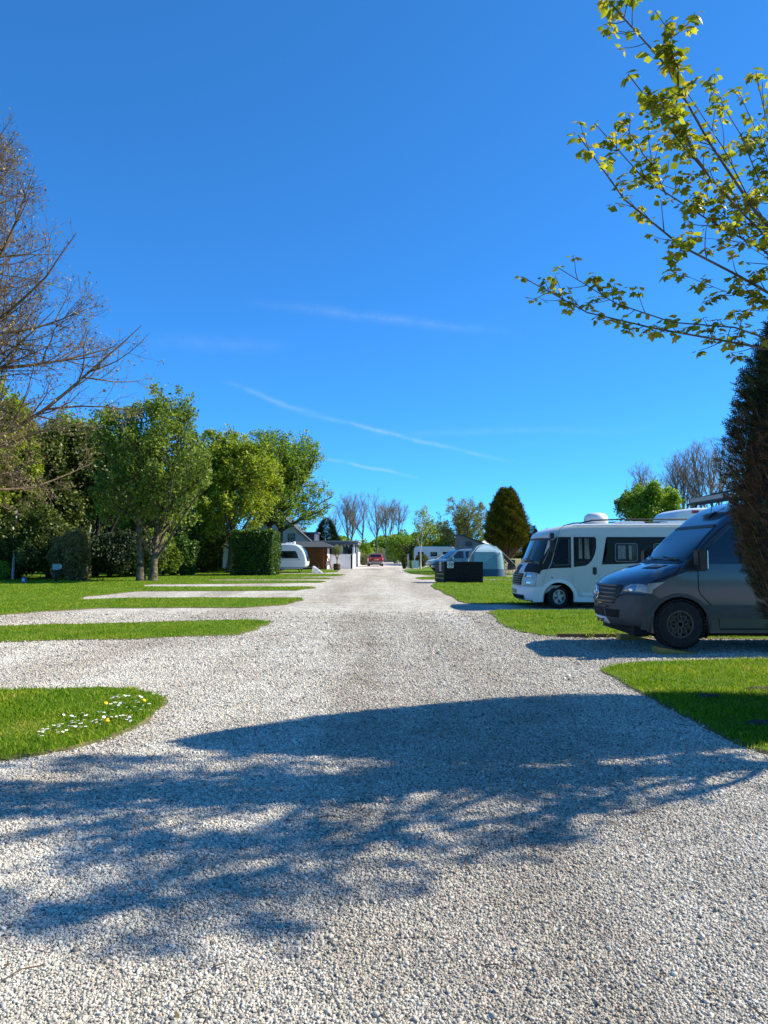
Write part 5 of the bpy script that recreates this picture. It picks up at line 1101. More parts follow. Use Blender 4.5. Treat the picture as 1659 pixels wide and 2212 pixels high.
def car(name, label, loc, rz, col, L_=4.2, hh=1.47, estate=False):
    t = thing(name, label, 'car', loc, rz); bp_ = paint(name + '_paint', col, amount=.05); k = L_ / 4.2; h = hh / 1.47
    if estate: ct = [(.08, .25), (0, .4), (.0, .6), (.08, .74), (.5, .88), (1.15, .96), (1.75, 1.32), (2.0, 1.42), (2.6, 1.47), (3.55, 1.45), (3.75, 1.4), (3.95, 1.0), (4.15, .92), (4.2, .7), (4.2, .45), (4.1, .28)]
    else: ct = [(.08, .22), (0, .38), (.0, .58), (.1, .72), (.5, .86), (1.05, .94), (1.65, 1.3), (1.95, 1.43), (2.5, 1.47), (3.3, 1.42), (3.7, 1.3), (4.0, 1.0), (4.15, .9), (4.2, .6), (4.1, .26)]
    S = Shell([(a * k, b * h) for a, b in ct], [(.2, .84), (.6, .91), (.95, .9), (1.3, .74), (1.5, .64)], r=.1, nose=.3, noseL=.9, tail=.16, tailL=.7)
    AR = [(.85 * k, .33, .37), (3.35 * k, .33, .37)]; S.body('body', bp_, t, AR, .24); wells(t, AR, .9, None); underbody(t, .3, L_ - .3, .7, .2, .42)
    S.front('windscreen', [(-.9, .97 * h), (.9, .97 * h), (.86, 1.36 * h), (-.86, 1.36 * h)], GLASS, t, .01)
    S.front('rear_window', [(-.84, 1.06 * h), (.84, 1.06 * h), (.8, 1.36 * h), (-.8, 1.36 * h)], GLASS, t, .01, 'rz')
    for x0, x1, x2, x3 in ((1.35, 2.2, 2.2, 1.85), (2.3, 3.15, 3.05, 2.3), (3.22, 3.62, 3.45, 3.14)): S.side('side_window', [(x0 * k, .98 * h), (x1 * k, .98 * h), (x2 * k, 1.36 * h), (x3 * k, 1.36 * h)], GLASS, t, .01, (-1, 1))
    S.side('door_seam', line_strip([(1.3 * k, .95 * h), (1.3 * k, .4), (2.25 * k, .4), (2.25 * k, 1.38 * h)], .016), VOID, t, .005, (-1, 1))
    for sg in (-1, 1):
        S.front('headlight', [(sg * .6, .6), (sg * .98, .62), (sg * .98, .74), (sg * .66, .72)], pm('motorhome_lens', (.34, .38, .4), .1), t, .012); MB().box((1.35 * k, sg * .98, .98 * h), (.12, .18, .12)).build('mirror', bp_, t, False, .02)
        if estate: S.front('tail_lamp', [(sg * .72, .78 * h), (sg * .99, .78 * h), (sg * .97, 1.36 * h), (sg * .9, 1.36 * h), (sg * .88, .95 * h), (sg * .72, .92 * h)], pm('red_lens', (.55, .03, .03), .2), t, .012, 'rz')
        else: S.front('tail_lamp', [(sg * .66, .78 * h), (sg * .99, .78 * h), (sg * .99, .94 * h), (sg * .7, .94 * h)], pm('red_lens', (.55, .03, .03), .2), t, .012, 'rz')
    S.front('rear_bumper', [(-1, .3), (1, .3), (1, .55), (-1, .55)], pm('silver_bumper', (.42, .42, .43), .4) if estate else bp_, t, .015, 'rz'); S.front('bumper_inset', [(-.7, .36), (.7, .36), (.7, .46), (-.7, .46)], BLACKP, t, .022, 'rz')
    S.front('rear_plate', [(-.3, .72 * h), (.3, .72 * h), (.3, .80 * h), (-.3, .80 * h)], pm('yellow_plate', (.8, .55, .06), .4), t, .02, 'rz')
    if estate:
        for sg in (-1, 1): MB().tube([(2.0 * k, sg * .6, 1.44 * h), (2.2 * k, sg * .6, 1.52 * h), (3.4 * k, sg * .6, 1.5 * h), (3.6 * k, sg * .6, 1.42 * h)], .02, 6).build('roof_rail', STEEL, t)
    for x in (.85 * k, 3.35 * k):
        for y in (-.8, .8): wheel(t, x, y, .33, .33, .2, STEEL, 'spoke')
    return t
car('estate_car', 'dark red estate car seen from behind at the end of the drive', (XX(800.5, 86) + .35, 90.8, .006), R(-90 + 4), (.2, .014, .02), 4.8, 1.55, True)
car('hatchback_car', 'white hatchback behind the blue campervan', (XX(920, 80), 80.5, 0), R(4), (.62, .64, .64), 4.1, 1.45)
def caravan(name, label, loc, rz, L_=7.0, H=2.4, stripe=None):
    t = thing(name, label, 'caravan', loc, rz); wt = paint('caravan_white', (.74, .76, .77), amount=.04); k = L_ / 7; h = H / 2.58
    S = Shell([(.25 * k, .42), (.06, .55), (.0, .85), (.02, 1.2 * h), (.12, 1.6 * h), (.3, 2.0 * h), (.58, 2.32 * h), (1.0, 2.52 * h), (1.5, 2.58 * h), (6.5 * k, 2.58 * h), (6.85 * k, 2.5 * h), (6.97 * k, 2.2 * h), (7 * k, 1.2), (6.98 * k, .42)], [(.3, 1.12), (2.6, 1.12)], r=.12, nose=.12, noseL=1)
    AR = [(4.0 * k, .3, .4)]; S.body('body', wt, t, AR, .36); wells(t, AR, 1.1, None); underbody(t, .4, 6.8 * k, .95, .3, .44)
    fw = S.front('front_window', [(-.85, .95), (.85, .95), (.9, 1.5 * h), (.8, 2.3 * h), (-.8, 2.3 * h), (-.9, 1.5 * h)], GLASS, t, .012)
    b = S.side('window_strip', [(.75, 1.18), (2.45, 1.18), (2.45, 1.78), (1.0, 1.78), (.85, 1.55)], BLACKP, t, .008, (-1, 1)); S.side('window', rrect(1.15, 2.0, 1.26, 1.68, .05), GLASS, b, .014, (-1, 1)); S.side('window', rrect(2.1, 2.42, 1.26, 1.7, .05), GLASS, b, .014, (-1, 1))
    S.side('window', rrect(3.6 * k, 4.6 * k, 1.2, 1.75, .06), GLASS, t, .01, (-1, 1)); S.side('window', rrect(5.6 * k, 6.5 * k, 1.2, 1.75, .06), GLASS, t, .01, (-1, 1))
    S.side('name_stripe', [(.8, 1.06), (2.2, 1.06), (2.2, 1.10), (.8, 1.10)], pm('lettering_grey', (.42, .46, .48), .5, .3, 60), t, .006, (-1, 1)); S.side('badge', rrect(.66, .76, 1.04, 1.12, .03), pm('badge_teal', (.04, .16, .18), .4), t, .008, (-1, 1)); S.side('lower_trim', [(.3, .4), (6.9 * k, .4), (6.9 * k, .48), (.25, .48)], pm('trim_grey', (.3, .31, .32), .5), t, .01, (-1, 1))
    d = MB(); d.tube([(.3, -.5, .42), (-.9, 0, .42)], .04, 6); d.tube([(.3, .5, .42), (-.9, 0, .42)], .04, 6); d.tube([(-.75, 0, .1), (-.75, 0, .75)], .03, 6); d.build('drawbar', BLACKP, t)
    w = MB(); w.lathe([(.12, -.03), (.12, .03)], 14, 'y', (-.72, 0, .12)); w.build('jockey_wheel', RUBBER, t); 
    for sg in (-1, 1): MB().tube([(.9, sg * .8, .4), (.6, sg * .8, .03)], .03, 5).build('corner_steady', BLACKP, t)
    MB().box((1.7, -.2, H + .05), (.5, .5, .12)).build('roof_vent', wt, t, False, .03); MB().lathe([(.12, H - .02), (.13, H + .12), (.06, H + .18)], 12, 'z', (1.2, .3, 0)).build('roof_dome', wt, t, True)
    for y in (-1.0, 1.0): wheel(t, 4.0 * k, y, .31, .31, .19, STEEL, 'spoke')
    return t
D_ = 58.5; caravan('touring_caravan', 'white touring caravan half hidden by the clipped hedge', (XX(668, D_), D_, 0), math.pi, 6.9, 2.38)
t_ = caravan('grey_caravan', 'grey and white caravan beyond the white hatchback', (XX(1000, 92), 95, 0), math.pi, 6.2, 2.5)
# ------------------------------------------------------------------ house, extension, cabin
def house():
    D = 78; xl, xr = XX(499, D), XX(670, D); z_e = ZZ(1168, D); ap = ZZ(1092, D); xm = (xl + xr) / 2 - .1
    t = thing('house', 'grey rendered house with slate roof and sash window behind the caravan', 'house', (xm, D, 0))
    wall = pm('grey_render', (.33, .37, .42), .9, .08, 2, .2, 30); slate = pm('slate', (.07, .075, .085), .75, .25, 5, .4, 25); a, b = xl - xm, xr - xm
    w = MB(); w.prism([(a, 0), (b, 0), (b, z_e), (0, ap), (a, z_e)], 0, 9.0); w.build('wall', wall, t)
    def slope(x0, z0, x1, z1, nm='roof'):
        m = MB(); dx, dz = x1 - x0, z1 - z0; l = math.hypot(dx, dz); nx, nz = -dz / l * .14, dx / l * .14
        m.prism([(x0, z0), (x1, z1), (x1 + nx, z1 + nz), (x0 + nx, z0 + nz)], -.18, 9.2); return m.build(nm, slate, t)
    slope(a - .3, z_e - .2, 0, ap + .02); r_ = slope(b + .3, z_e - .2, 0, ap + .02); 
    MB().box((.2, 8.0, ap + .5), (.7, .6, 1.3)).build('chimney', wall, r_)
    fx0, fx1, fz0, fz1 = XX(622.6, D) - xm, XX(636, D) - xm, ZZ(1173, D), ZZ(1154, D)
    wf = MB(); wf.b2(fx0 - .05, fx1 + .05, -.05, .02, fz0 - .05, fz1 + .05); wi = wf.build('window', BLACKP, t)
    for i in range(2):
        for j in range(2):
            x0 = fx0 + (fx1 - fx0) * i / 2 + .03; x1 = fx0 + (fx1 - fx0) * (i + 1) / 2 - .03; z0 = fz0 + (fz1 - fz0) * j / 2 + .03; z1 = fz0 + (fz1 - fz0) * (j + 1) / 2 - .03
            MB().b2(x0, x1, -.062, -.051, z0, z1).build('pane', glassm('house_pane', (.16, .19, .2), .08), wi)
    MB().b2(fx0 - .1, fx1 + .1, -.12, 0.0, fz0 - .12, fz0 - .05).build('sill', pm('stone_sill', (.4, .4, .4), .8), wi)
    dm = MB(); dx0, dx1 = XX(652, D + 2) - xm, XX(684, D + 2) - xm; dm.b2(dx0, dx1, 2.0, 5.0, z_e - .4, ZZ(1152, D + 2)); dd = dm.build('dormer', pm('dark_cladding', (.03, .035, .05), .7), t); MB().b2(dx0 - .1, dx1 + .15, 1.85, 5.1, ZZ(1152, D + 2), ZZ(1149.5, D + 2)).build('dormer_roof', slate, dd); MB().b2(dx1 - .28, dx1 + .005, 1.96, 2.01, z_e - .2, ZZ(1153, D + 2)).build('dormer_trim', pm('pale_boards', (.5, .5, .5), .8), dd)
    # flat roofed extension with veranda
    D2 = 78.6; ex0, ex1 = XX(668, D2), XX(773, D2); ze = ZZ(1168, D2); e = thing('flat_roof_extension', 'flat roofed veranda extension with white half wall right of the brown cabin', 'building', (ex0, D2, 0)); Lx = ex1 - ex0
    white = pm('white_render', (.78, .77, .74), .85, .05, 2, .15, 20); navy = pm('navy_boards', (.06, .075, .1), .7, .2, 3)
    MB().b2(.35, Lx - .3, 1.6, 9, 0, ze - .3).build('back_wall', navy, e); MB().b2(.35, Lx, .0, 10, ze - .42, ze - .09).build('fascia', pm('fascia_grey', (.13, .155, .19), .6, .1, 3), e); MB().b2(.3, Lx + .1, -.12, 10.1, ze - .09, ze).build('roof', pm('roof_edge', (.4, .42, .44), .6), e)
    for k, xx in enumerate((1.9, 3.6, Lx - .5)): MB().b2(xx, xx + .13, .3, .43, 1.25, ze - .42).build('post', pm('pale_post', (.55, .55, .54), .7) if k < 2 else white, e)
    for k in range(3): MB().b2(2.2 + k * 1.0, 2.9 + k * 1.0, 1.56, 1.6, 1.3, 2.3).build('window', GLASS, e)
    bt = MB()
    for k in range(7):
        x0 = 1.9 + k * .38; bt.add([(x0, .25, ze - .5 - .06 * math.sin(k)), (x0 + .28, .25, ze - .5 - .06 * math.sin(k)), (x0 + .14, .26, ze - .78 - .06 * math.sin(k)), (x0 + .14, .245, ze - .6)], [(0, 3, 2), (3, 1, 2), (0, 1, 3)])
    bt.build('bunting', pm('bunting_cloth', (.6, .58, .5), .9, .3, 8), e)
    wl = MB(); D3 = 73.5; x0, x1 = XX(704, D3) - ex0, XX(762, D3) - ex0; zt = ZZ(1198, D3); y0 = D3 - D2
    wl.b2(x0, x1, y0, y0 + .22, 0, zt); wl.build('half_wall', white, e); MB().b2(x0 - .03, x1 + .05, y0 - .04, y0 + .26, zt, zt + .06).build('coping', pm('pale_coping', (.6, .6, .58), .8), e)
    s = MB(); x2 = XX(778, 96) - ex0; s.add([(x1, y0, 0), (x2, 96 - D2, 0), (x2, 96 - D2, ZZ(1192, 96)), (x1, y0, zt), (x1 - .2, y0, 0), (x2 - .2, 96 - D2, 0), (x2 - .2, 96 - D2, ZZ(1192, 96)), (x1 - .2, y0, zt)], [(0, 1, 2, 3), (4, 7, 6, 5), (3, 2, 6, 7), (1, 5, 6, 2), (0, 3, 7, 4), (0, 4, 5, 1)]); s.build('side_wall', white, e)
    for k in range(5):
        f = .18 + .15 * k; px_, py_ = x1 + (x2 - x1) * f, y0 + (96 - D2 - y0) * f; MB().box((px_ - .1, py_, zt + .35), (.2, .35, .9)).build('pier', white, e)
    # brown timber cabin
    D4 = 70; c0, c1 = XX(652, D4), XX(706, D4); zE = ZZ(1181.5, D4); zr = ZZ(1169.5, D4); cb = thing('timber_cabin', 'brown timber clad cabin with dark hipped roof beside the caravan', 'cabin', ((c0 + c1) / 2, D4, 0)); hw = (c1 - c0) / 2; dep = 3.2
    bmat = pm('brown_cladding', (.24, .075, .03), .75, .3, 4, .3, 30); nb = 14; MB().b2(-hw + .02, hw - .02, .03, dep, 0, zE).build('frame', pm('dark_brown', (.08, .03, .015), .8), cb)
    for k in range(nb): z0 = .05 + (zE - .05) * k / nb; z1 = .05 + (zE - .05) * (k + 1) / nb - .012; MB().box((0, .012, (z0 + z1) / 2), (2 * hw - .1, .03, z1 - z0), rx=.05).build('board', bmat, cb)
    for sg in (-1, 1): MB().b2(sg * hw - .05, sg * hw + .05, -.03, .08, 0, zE).build('corner_post', bmat, cb)
    MB().b2(hw - .02, hw + .01, .1, dep, 0, zE).build('side_boards', white, cb)
    ro = MB(); o = .75; a = -hw - o; b = hw + o; rx0, rx1 = XX(634, D4) - (c0 + c1) / 2, XX(693, D4) - (c0 + c1) / 2; a = min(a, rx0 - .9)
    ro.add([(a, -o, zE), (b, -o, zE), (b, dep + o, zE), (a, dep + o, zE), (rx0, dep * .45, zr), (rx1, dep * .45, zr), (a, -o, zE - .1), (b, -o, zE - .1), (b, dep + o, zE - .1), (a, dep + o, zE - .1)], [(0, 1, 5, 4), (1, 2, 5), (2, 3, 4, 5), (3, 0, 4), (0, 6, 7, 1), (1, 7, 8, 2), (2, 8, 9, 3), (3, 9, 6, 0), (6, 9, 8, 7)]); ro.build('roof', pm('felt_roof', (.05, .052, .058), .8, .2, 4, .3, 40), cb)
    MB().b2(b - 1.1, b - 1.0, -o + .1, -o + .2, 0, zE - .1).build('roof_post', pm('red_brown_post', (.4, .06, .03), .7), cb)
house()
q0 = at(706, 1197, 68.5); q1 = at(718, 1229, 68); m = MB(); m.tube([(0, 0, 0), (q0.x - q1.x, .4, q0.z)], .055, 4)
tag(m.build('leaning_board', pm('red_brown_post', (.4, .06, .03), .7), None, loc=(q1.x, 68, 0)), 'reddish timber prop leaning against the cabin corner', 'board')
# fore court of pale concrete by the veranda
tag(link('forecourt', (lambda me: (me.from_pydata([(*G(705, 1230), .006), (*G(868, 1225), .006), (*G(868, 1214.5), .006), (*G(780, 1214.5), .006), (*G(762, 1227), .006)], [], [(0, 1, 2, 3, 4)]), me)[1])(bpy.data.meshes.new('forecourt')), pm('pink_concrete', (.56, .47, .4), .9, .12, .8, .2, 30)), kind='structure')
def olive(px, D, s, label, h_pot=.62, group=None, barrel=True):
    t = thing('potted_olive_tree', label, 'potted tree', (XX(px, D), D, .006), 0, group); b = MB()
    if barrel:
        b.lathe([(.27, 0), (.31, .15), (.345, .32), (.335, .45), (.31, .62), (.28, .62), (.27, .55), (.01, .55)], 18); p = b.build('barrel', pm('barrel_wood', (.11, .065, .035), .8, .3, 12, .4, 20), t, True)
        for z in (.12, .42): MB().lathe([(.335 - .03 * (z < .2), z), (.352 - .03 * (z < .2), z), (.352 - .03 * (z < .2), z + .05), (.335 - .03 * (z < .2), z + .05)], 18).build('hoop', BLACKP, p)
    else: b.lathe([(.24, 0), (.32, .5), (.28, .5), (.27, .42), (.01, .42)], 16); b.build('pot', pm('pale_pot', (.5, .46, .4), .8), t, True)
    m = MB(); m.tube([(0, 0, .5), (.02, 0, .9), (-.1, 0, 1.3), (-.22, 0, 1.7)], [.07, .06, .045, .03], 7); m.tube([(.02, 0, .9), (.12, .02, 1.25), (.2, 0, 1.65)], [.05, .04, .025], 7); m.tube([(.0, 0, 1.0), (.02, .1, 1.4), (0, .12, 1.8)], [.04, .03, .02], 6); m.build('trunk', pm('olive_bark', (.38, .25, .15), .85, .3, 9), t, True)
    rg = np.random.default_rng(int(px)); C = lump_pts(rg, 2600, (.62 * s, .6 * s, .5 * s), 12, .35, .3) + np.array([0, 0, 1.85]); V, F = leaf_quads(rg, C, .1, .2, .35); o = link('crown', np_mesh('crown', V, F), LF_OLIVE, t); o['kind'] = 'stuff'
olive(728, 66.5, 1.0, 'olive tree in a half barrel at the corner of the drive')
olive(823, 118, 1.5, 'potted olive tree at the left end of the grey wooden gate', group='olives by the gate', barrel=False)
olive(856, 118, 1.5, 'potted olive tree at the right end of the grey wooden gate', group='olives by the gate', barrel=False)
# grey wooden gate at the end of the drive
D = 121; t = thing('wooden_gate', 'grey weathered wooden gate with a red sign at the end of the drive', 'gate', (XX(842, D), D, 0)); gw = XX(860, D) - XX(823, D); gz = ZZ(1195.5, D)
for k in range(13): MB().b2(-gw / 2 + gw * k / 13, -gw / 2 + gw * (k + 1) / 13 - .02, -.02, .02, .05, gz - .02 * (k % 2)).build('board', pm('weathered_wood', (.27, .245, .22), .85, .2, 5, .3, 20), t)
MB().b2(-.28, .12, -.06, -.021, gz - .85, gz - .45).build('sign', pm('sign_red', (.4, .06, .03), .6), t); MB().b2(-gw / 2, gw / 2, .021, .08, .4, .52).build('rail', pm('weathered_wood', (.27, .245, .22)), t)
# clipped pieces by the drive on the right
D = 73; t = thing('service_post', 'pale grey upright service post right of the drive end', 'post', (XX(881.5, D), D, .03)); MB().b2(-.09, .09, -.09, .09, 0, 1.5).build('post', pm('post_grey', (.42, .43, .42), .6, .15, 4), t, False, .01); MB().b2(-.07, .07, -.1, -.091, 1.0, 1.4).build('socket_panel', pm('panel_pale', (.6, .6, .6), .5), t)
D = 71.5; t = thing('notice_board', 'small white notice board with faint lines on the grass by the drive', 'sign', (XX(897, D), D, .035)); MB().b2(-.33, .33, -.02, .02, .08, .82).build('board', pm('board_white', (.72, .76, .8), .5, .04), t, False, .008)
for k in (-1, 1): MB().b2(k * .26 - .02, k * .26 + .02, .021, .06, 0, .78).build('leg', BLACKP, t)
for k, (w0, z0) in enumerate(((.2, .72), (.16, .6), (.13, .49), (.13, .38), (.15, .28))):
    MB().b2(-.2 if k else -.16, -.2 + w0 * 1.6, -.0245, -.021, z0 - .012, z0 + .012).build('text_line', pm('faint_text', (.35, .38, .4), .6), t)
    if k: MB().b2(-.28, -.25, -.0245, -.021, z0 - .014, z0 + .014).build('bullet', pm('faint_text', (.35, .38, .4), .6), t)

# ------------------------------------------------------------------ black slatted enclosure with number 10
def enclosure():
    A = Vector((XX(961, 38.3), 38.3, 0)); B = Vector((XX(1043, 38.3), 38.35, 0)); Cc = Vector((XX(942, 39.8), 39.8, 0)); h = ZZ(1214, 38.3); t = thing('bin_enclosure', 'black slatted timber bin enclosure with a white number 10 sign', 'enclosure', (A.x, A.y, .02)); L1 = (B - A).length
    n = 8
    for k in range(n):
        z0 = .04 + (h - .04) * k / n; z1 = .04 + (h - .04) * (k + 1) / n - .022
        for x0, x1 in ((0, L1 * .5 - .012), (L1 * .5 + .012, L1)): MB().box(((x0 + x1) / 2, .0 + .004 * (k % 2), (z0 + z1) / 2), (x1 - x0, .025, z1 - z0)).build('slat', WOOD_BLACK, t, False, .003)
    for x in (.04, L1 * .5, L1 - .04): MB().b2(x - .04, x + .04, .02, .1, 0, h).build('post', WOOD_BLACK, t)
    MB().b2(.02, L1 - .02, 1.1, 1.13, 0, h - .02).build('back_panel', WOOD_BLACK, t)
    MB().b2(L1 - .03, L1, .02, 1.1, 0, h - .02).build('side_panel', WOOD_BLACK, t)
    d = Cc - A; Ls = d.length; an = math.atan2(d.y, d.x); blk = pm('charcoal_block', (.055, .05, .047), .85, .35, 6, .6, 25); u = Vector((d.x / Ls, d.y / Ls, 0)); nn = Vector((u.y, -u.x, 0))
    for r_ in range(5):
        for c in range(4):
            z0 = .01 + h * r_ / 5; o_ = .12 * (r_ % 2); f0 = min(1, max(0, (c - .5 * (r_ % 2)) / 3.5)); f1 = min(1, (c + 1 - .5 * (r_ % 2)) / 3.5)
            if f1 - f0 < .02: continue
            p = u * (Ls * (f0 + f1) / 2) - nn * (.03 + .012 * ((r_ * 3 + c) % 3)); MB().box((p.x, p.y + .02, z0 + h / 10 - .01), (Ls * (f1 - f0) - .025, .1, h / 5 - .025), rz=an).build('block', blk, t, False, .008)
    sx = XX(972.5, 38.3) - A.x; sz = ZZ(1221, 38.3); s = MB(); s.b2(sx - .17, sx + .17, -.05, -.02, sz - .17, sz + .17); sg = s.build('number_sign', pm('sign_white', (.75, .75, .74), .5, .04), t, False, .004)
    rg_ = MB(); n = 28
    for k in range(n):
        a, b = 2 * math.pi * k / n, 2 * math.pi * (k + 1) / n; rg_.tube([(sx + .135 * math.cos(a), -.052, sz + .135 * math.sin(a)), (sx + .135 * math.cos(b), -.052, sz + .135 * math.sin(b))], .011, 4)
    rg_.build('sign_ring', BLACKP, sg); text_obj('10', .21, BLACKP, t, (sx, -.053, sz + .005), (math.pi / 2, 0, 0), 'sign_number', .003)
    p = u * (Ls * .32) - nn * .1; lf = MB(); lf.box((p.x, p.y, h - .27), (.3, .02, .5), rz=an); lo = lf.build('leaflet_board', pm('leaflet_pale', (.62, .63, .6), .6, .2, 20), t); p2 = u * (Ls * .32) - nn * .114
    MB().box((p2.x, p2.y, h - .27), (.14, .01, .34), rz=an).build('leaflet_mark', pm('leaflet_grey', (.3, .32, .33), .6), lo)
enclosure()

# ------------------------------------------------------------------ teal awning tent, chairs
def tent():
    D = 48.0; cx = XX(1054, D); t = thing('awning_tent', 'teal dome awning tent with dark blue base beside the campervan', 'tent', (cx, D + 1.1, .03)); H = ZZ(1176, D)
    def ring(z, hx, hy, e=5, n=32):
        o = []
        for k in range(n):
            a = 2 * math.pi * (k + .5) / n; c, s_ = math.cos(a), math.sin(a); r_ = (abs(c) ** e + abs(s_) ** e) ** (-1 / e); o.append((r_ * c * hx, r_ * s_ * hy, z))
        return o
    def loft(nm, rows, mat, cap=False):
        m = MB(); vs = []
        for r_ in rows: vs += ring(*r_)
        n = 32; fs = [(i * n + j, i * n + (j + 1) % n, (i + 1) * n + (j + 1) % n, (i + 1) * n + j) for i in range(len(rows) - 1) for j in range(n)]
        if cap: fs.append(tuple(range((len(rows) - 1) * n, len(rows) * n)))
        m.add(vs, fs); return m.build(nm, mat, t, True)
    teal = pm('tent_teal', (.15, .28, .32), .6, .08, 1.5, .6, 3.0); pale = pm('tent_pale', (.36, .5, .54), .55, .06, 1.5, .5, 3); blue = pm('tent_blue', (.02, .075, .13), .65, .15, 2, .4, 4)
    loft('mud_wall', [(0, 1.24, 1.2), (.25, 1.2, 1.16), (.5, 1.17, 1.13)], blue); loft('wall', [(.5, 1.17, 1.13), (1.0, 1.13, 1.08), (1.5, 1.07, 1.03), (1.62, 1.05, 1.0)], teal)
    loft('roof', [(1.62, 1.05, 1.0, 5), (1.85, .9, .86, 4), (2.02, .66, .62, 3.2), (2.14, .38, .36, 2.5), (H, .1, .1, 2)], teal, True)
    # pale window panels on the camera side: roof lune and upper wall
    pw = MB(); vs = []; N_ = 14
    for i in range(N_ + 1):
        x = -.86 + 1.5 * i / N_; zt = 1.66 + .44 * math.sin(math.pi * i / N_) ** .8
        for k in range(5):
            z = 1.64 + (zt - 1.64) * k / 4; y = -1.0 + .62 * max(0, (z - 1.62) / .55) ** 1.5 - .03; vs.append((x, y, z))
    pw.add(vs, [(i * 5 + k, (i + 1) * 5 + k, (i + 1) * 5 + k + 1, i * 5 + k + 1) for i in range(N_) for k in range(4)]); pw.build('roof_panel', pale, t, True)
    wp = MB(); vs = []
    for i in range(13):
        f = i / 12; x = -.9 + 1.45 * f; zb = .78 + .75 * max(0, f - .35) / .65
        for k in range(5): z = 1.6 - (1.6 - zb) * k / 4; vs.append((x * (1 + .06 * (1.6 - z)), -1.035 - .09 * (1.6 - z) * .95 - .012 * math.sin(i * 2.2), z))
    wp.add(vs, [(i * 5 + k, i * 5 + k + 1, (i + 1) * 5 + k + 1, (i + 1) * 5 + k) for i in range(12) for k in range(4)]); wp.build('wall_panel', pm('tent_mid', (.23, .38, .42), .6, .08, 1.5, .5, 3), t, True)
    pl = pm('tent_pole', (.25, .32, .22), .6)
    for a, b in ((-1, -1), (1, -1), (1, 1), (-1, 1)): MB().tube([(1.2 * a, 1.16 * b, 0), (1.12 * a, 1.08 * b, .8), (1.02 * a, .98 * b, 1.62), (.62 * a, .6 * b, 2.03), (0, 0, H + .02)], .022, 6).build('pole', pl, t, True)
    for a, b, e in ((1.02, -.98, (2.6, -1.4)), (1.02, .98, (2.5, 1.6)), (-1.02, -.98, (-1.9, -1.6))): MB().tube([(a, b, 1.62), (e[0], e[1], 0)], .013, 5).build('guy_line', pm('guy_cord', (.6, .6, .55), .8), t)
tent()
def camp_chair(px, D, rz, label):
    t = thing('camping_chair', label, 'chair', (XX(px, D), D, .03), rz, 'chairs beside the tent'); fab = pm('chair_fabric', (.03, .032, .036), .9); tb = STEEL
    MB().box((0, 0, .42), (.5, .46, .03)).build('seat', fab, t, False, .01); MB().box((0, .29, .78), (.5, .03, .68), rx=-.25).build('backrest', fab, t, False, .01)
    for sx in (-.27, .27):
        MB().tube([(sx, -.25, 0), (sx, .25, .62)], .014, 5).build('leg', tb, t); MB().tube([(sx, .3, 0), (sx, -.22, .6)], .014, 5).build('leg', tb, t); MB().tube([(sx, -.25, .62), (sx, .28, .64)], .018, 5).build('armrest', BLACKP, t)
camp_chair(1099, 49.5, R(200), 'dark folding camping chair right beside the teal tent'); camp_chair(1107, 51.5, R(160), 'dark folding camping chair nearer the white motorhome')

# ------------------------------------------------------------------ small things
D = 39; t = thing('hookup_post', 'grey electric hookup box on a dark wooden post by the wood', 'hookup post', (XX(123, D), D, .035)); MB().b2(-.06, .06, -.05, .05, 0, .72).build('post', BARK_DARK, t); b = MB().box((0, -.02, .82), (.36, .22, .32)).build('box', pm('hookup_grey', (.26, .34, .38), .5, .15, 5), t, False, .02); MB().b2(.185, .25, -.1, .06, .72, .92).build('socket', pm('hookup_pale', (.45, .5, .5), .4), b); MB().b2(-.2, .2, -.15, .1, .985, 1.0).build('lid', pm('hookup_dark', (.1, .13, .15), .5), b)
D = 38; t = thing('bucket', 'blue bucket with white label at the foot of the dark shrubs', 'bucket', (XX(53, D), D, .035)); MB().lathe([(.1, 0), (.13, .26), (.12, .26), (.09, .03), (.01, .03)], 18).build('body', pm('bucket_blue', (.03, .12, .35), .4), t, True); MB().b2(-.02, .1, -.135, -.115, .08, .22).build('label_patch', pm('label_white', (.7, .7, .7), .6), t)
mm = MB(); rr_ = random.Random(4)
for k in range(26):
    x, y = rr_.uniform(-.9, .9), rr_.uniform(-.4, .4); a = rr_.uniform(0, 6.28); l = rr_.uniform(.2, .6); mm.tube([(x, y, .03), (x + l * .5 * math.cos(a), y + l * .3 * math.sin(a), .1 + rr_.uniform(0, .14)), (x + l * math.cos(a), y + l * .6 * math.sin(a), .06)], [.015, .012, .005], 4)
tag(mm.build('fallen_branches', BARK_DARK, None, loc=(XX(190, 40.5), 40.5, .03)), 'small heap of cut branches on the lawn near the twin stemmed tree', 'branches')
D = 62; m = MB(); m.tube([(0, 0, 0), (0, 0, ZZ(1128, D))], [.045, .03], 8); tag(m.build('pale_pole', pm('pole_white', (.6, .6, .6), .5), None, True, loc=(XX(495.5, D), D, .03)), 'slim pale pole at the left edge of the clipped hedge', 'pole')
cv = MB(); cv.add([(0, 0, 0), (.8, .1, 0), (.86, .5, 0), (.05, .55, 0), (.02, .2, .5), (.14, .35, .56), (.42, .22, .3)], [(0, 1, 6, 4), (1, 2, 6), (2, 3, 5, 6), (3, 0, 4, 5), (4, 6, 5), (0, 3, 2, 1)])
tag(cv.build('hitch_cover', pm('white_sheet', (.42, .42, .42), .8, .2, 4, .5, 6), None, loc=(XX(675, 57.5), 57.2, .03)), 'crumpled white cover lying by the caravan drawbar', 'cover')
D = 68.8; t = thing('white_chair', 'white garden chair against the cabin end', 'chair', (XX(709, D), D, .006)); wc = pm('chair_white', (.7, .7, .68), .6); MB().b2(-.2, .2, -.2, .2, .4, .44).build('seat', wc, t); MB().b2(-.2, .2, .17, .2, .44, .85).build('backrest', wc, t)
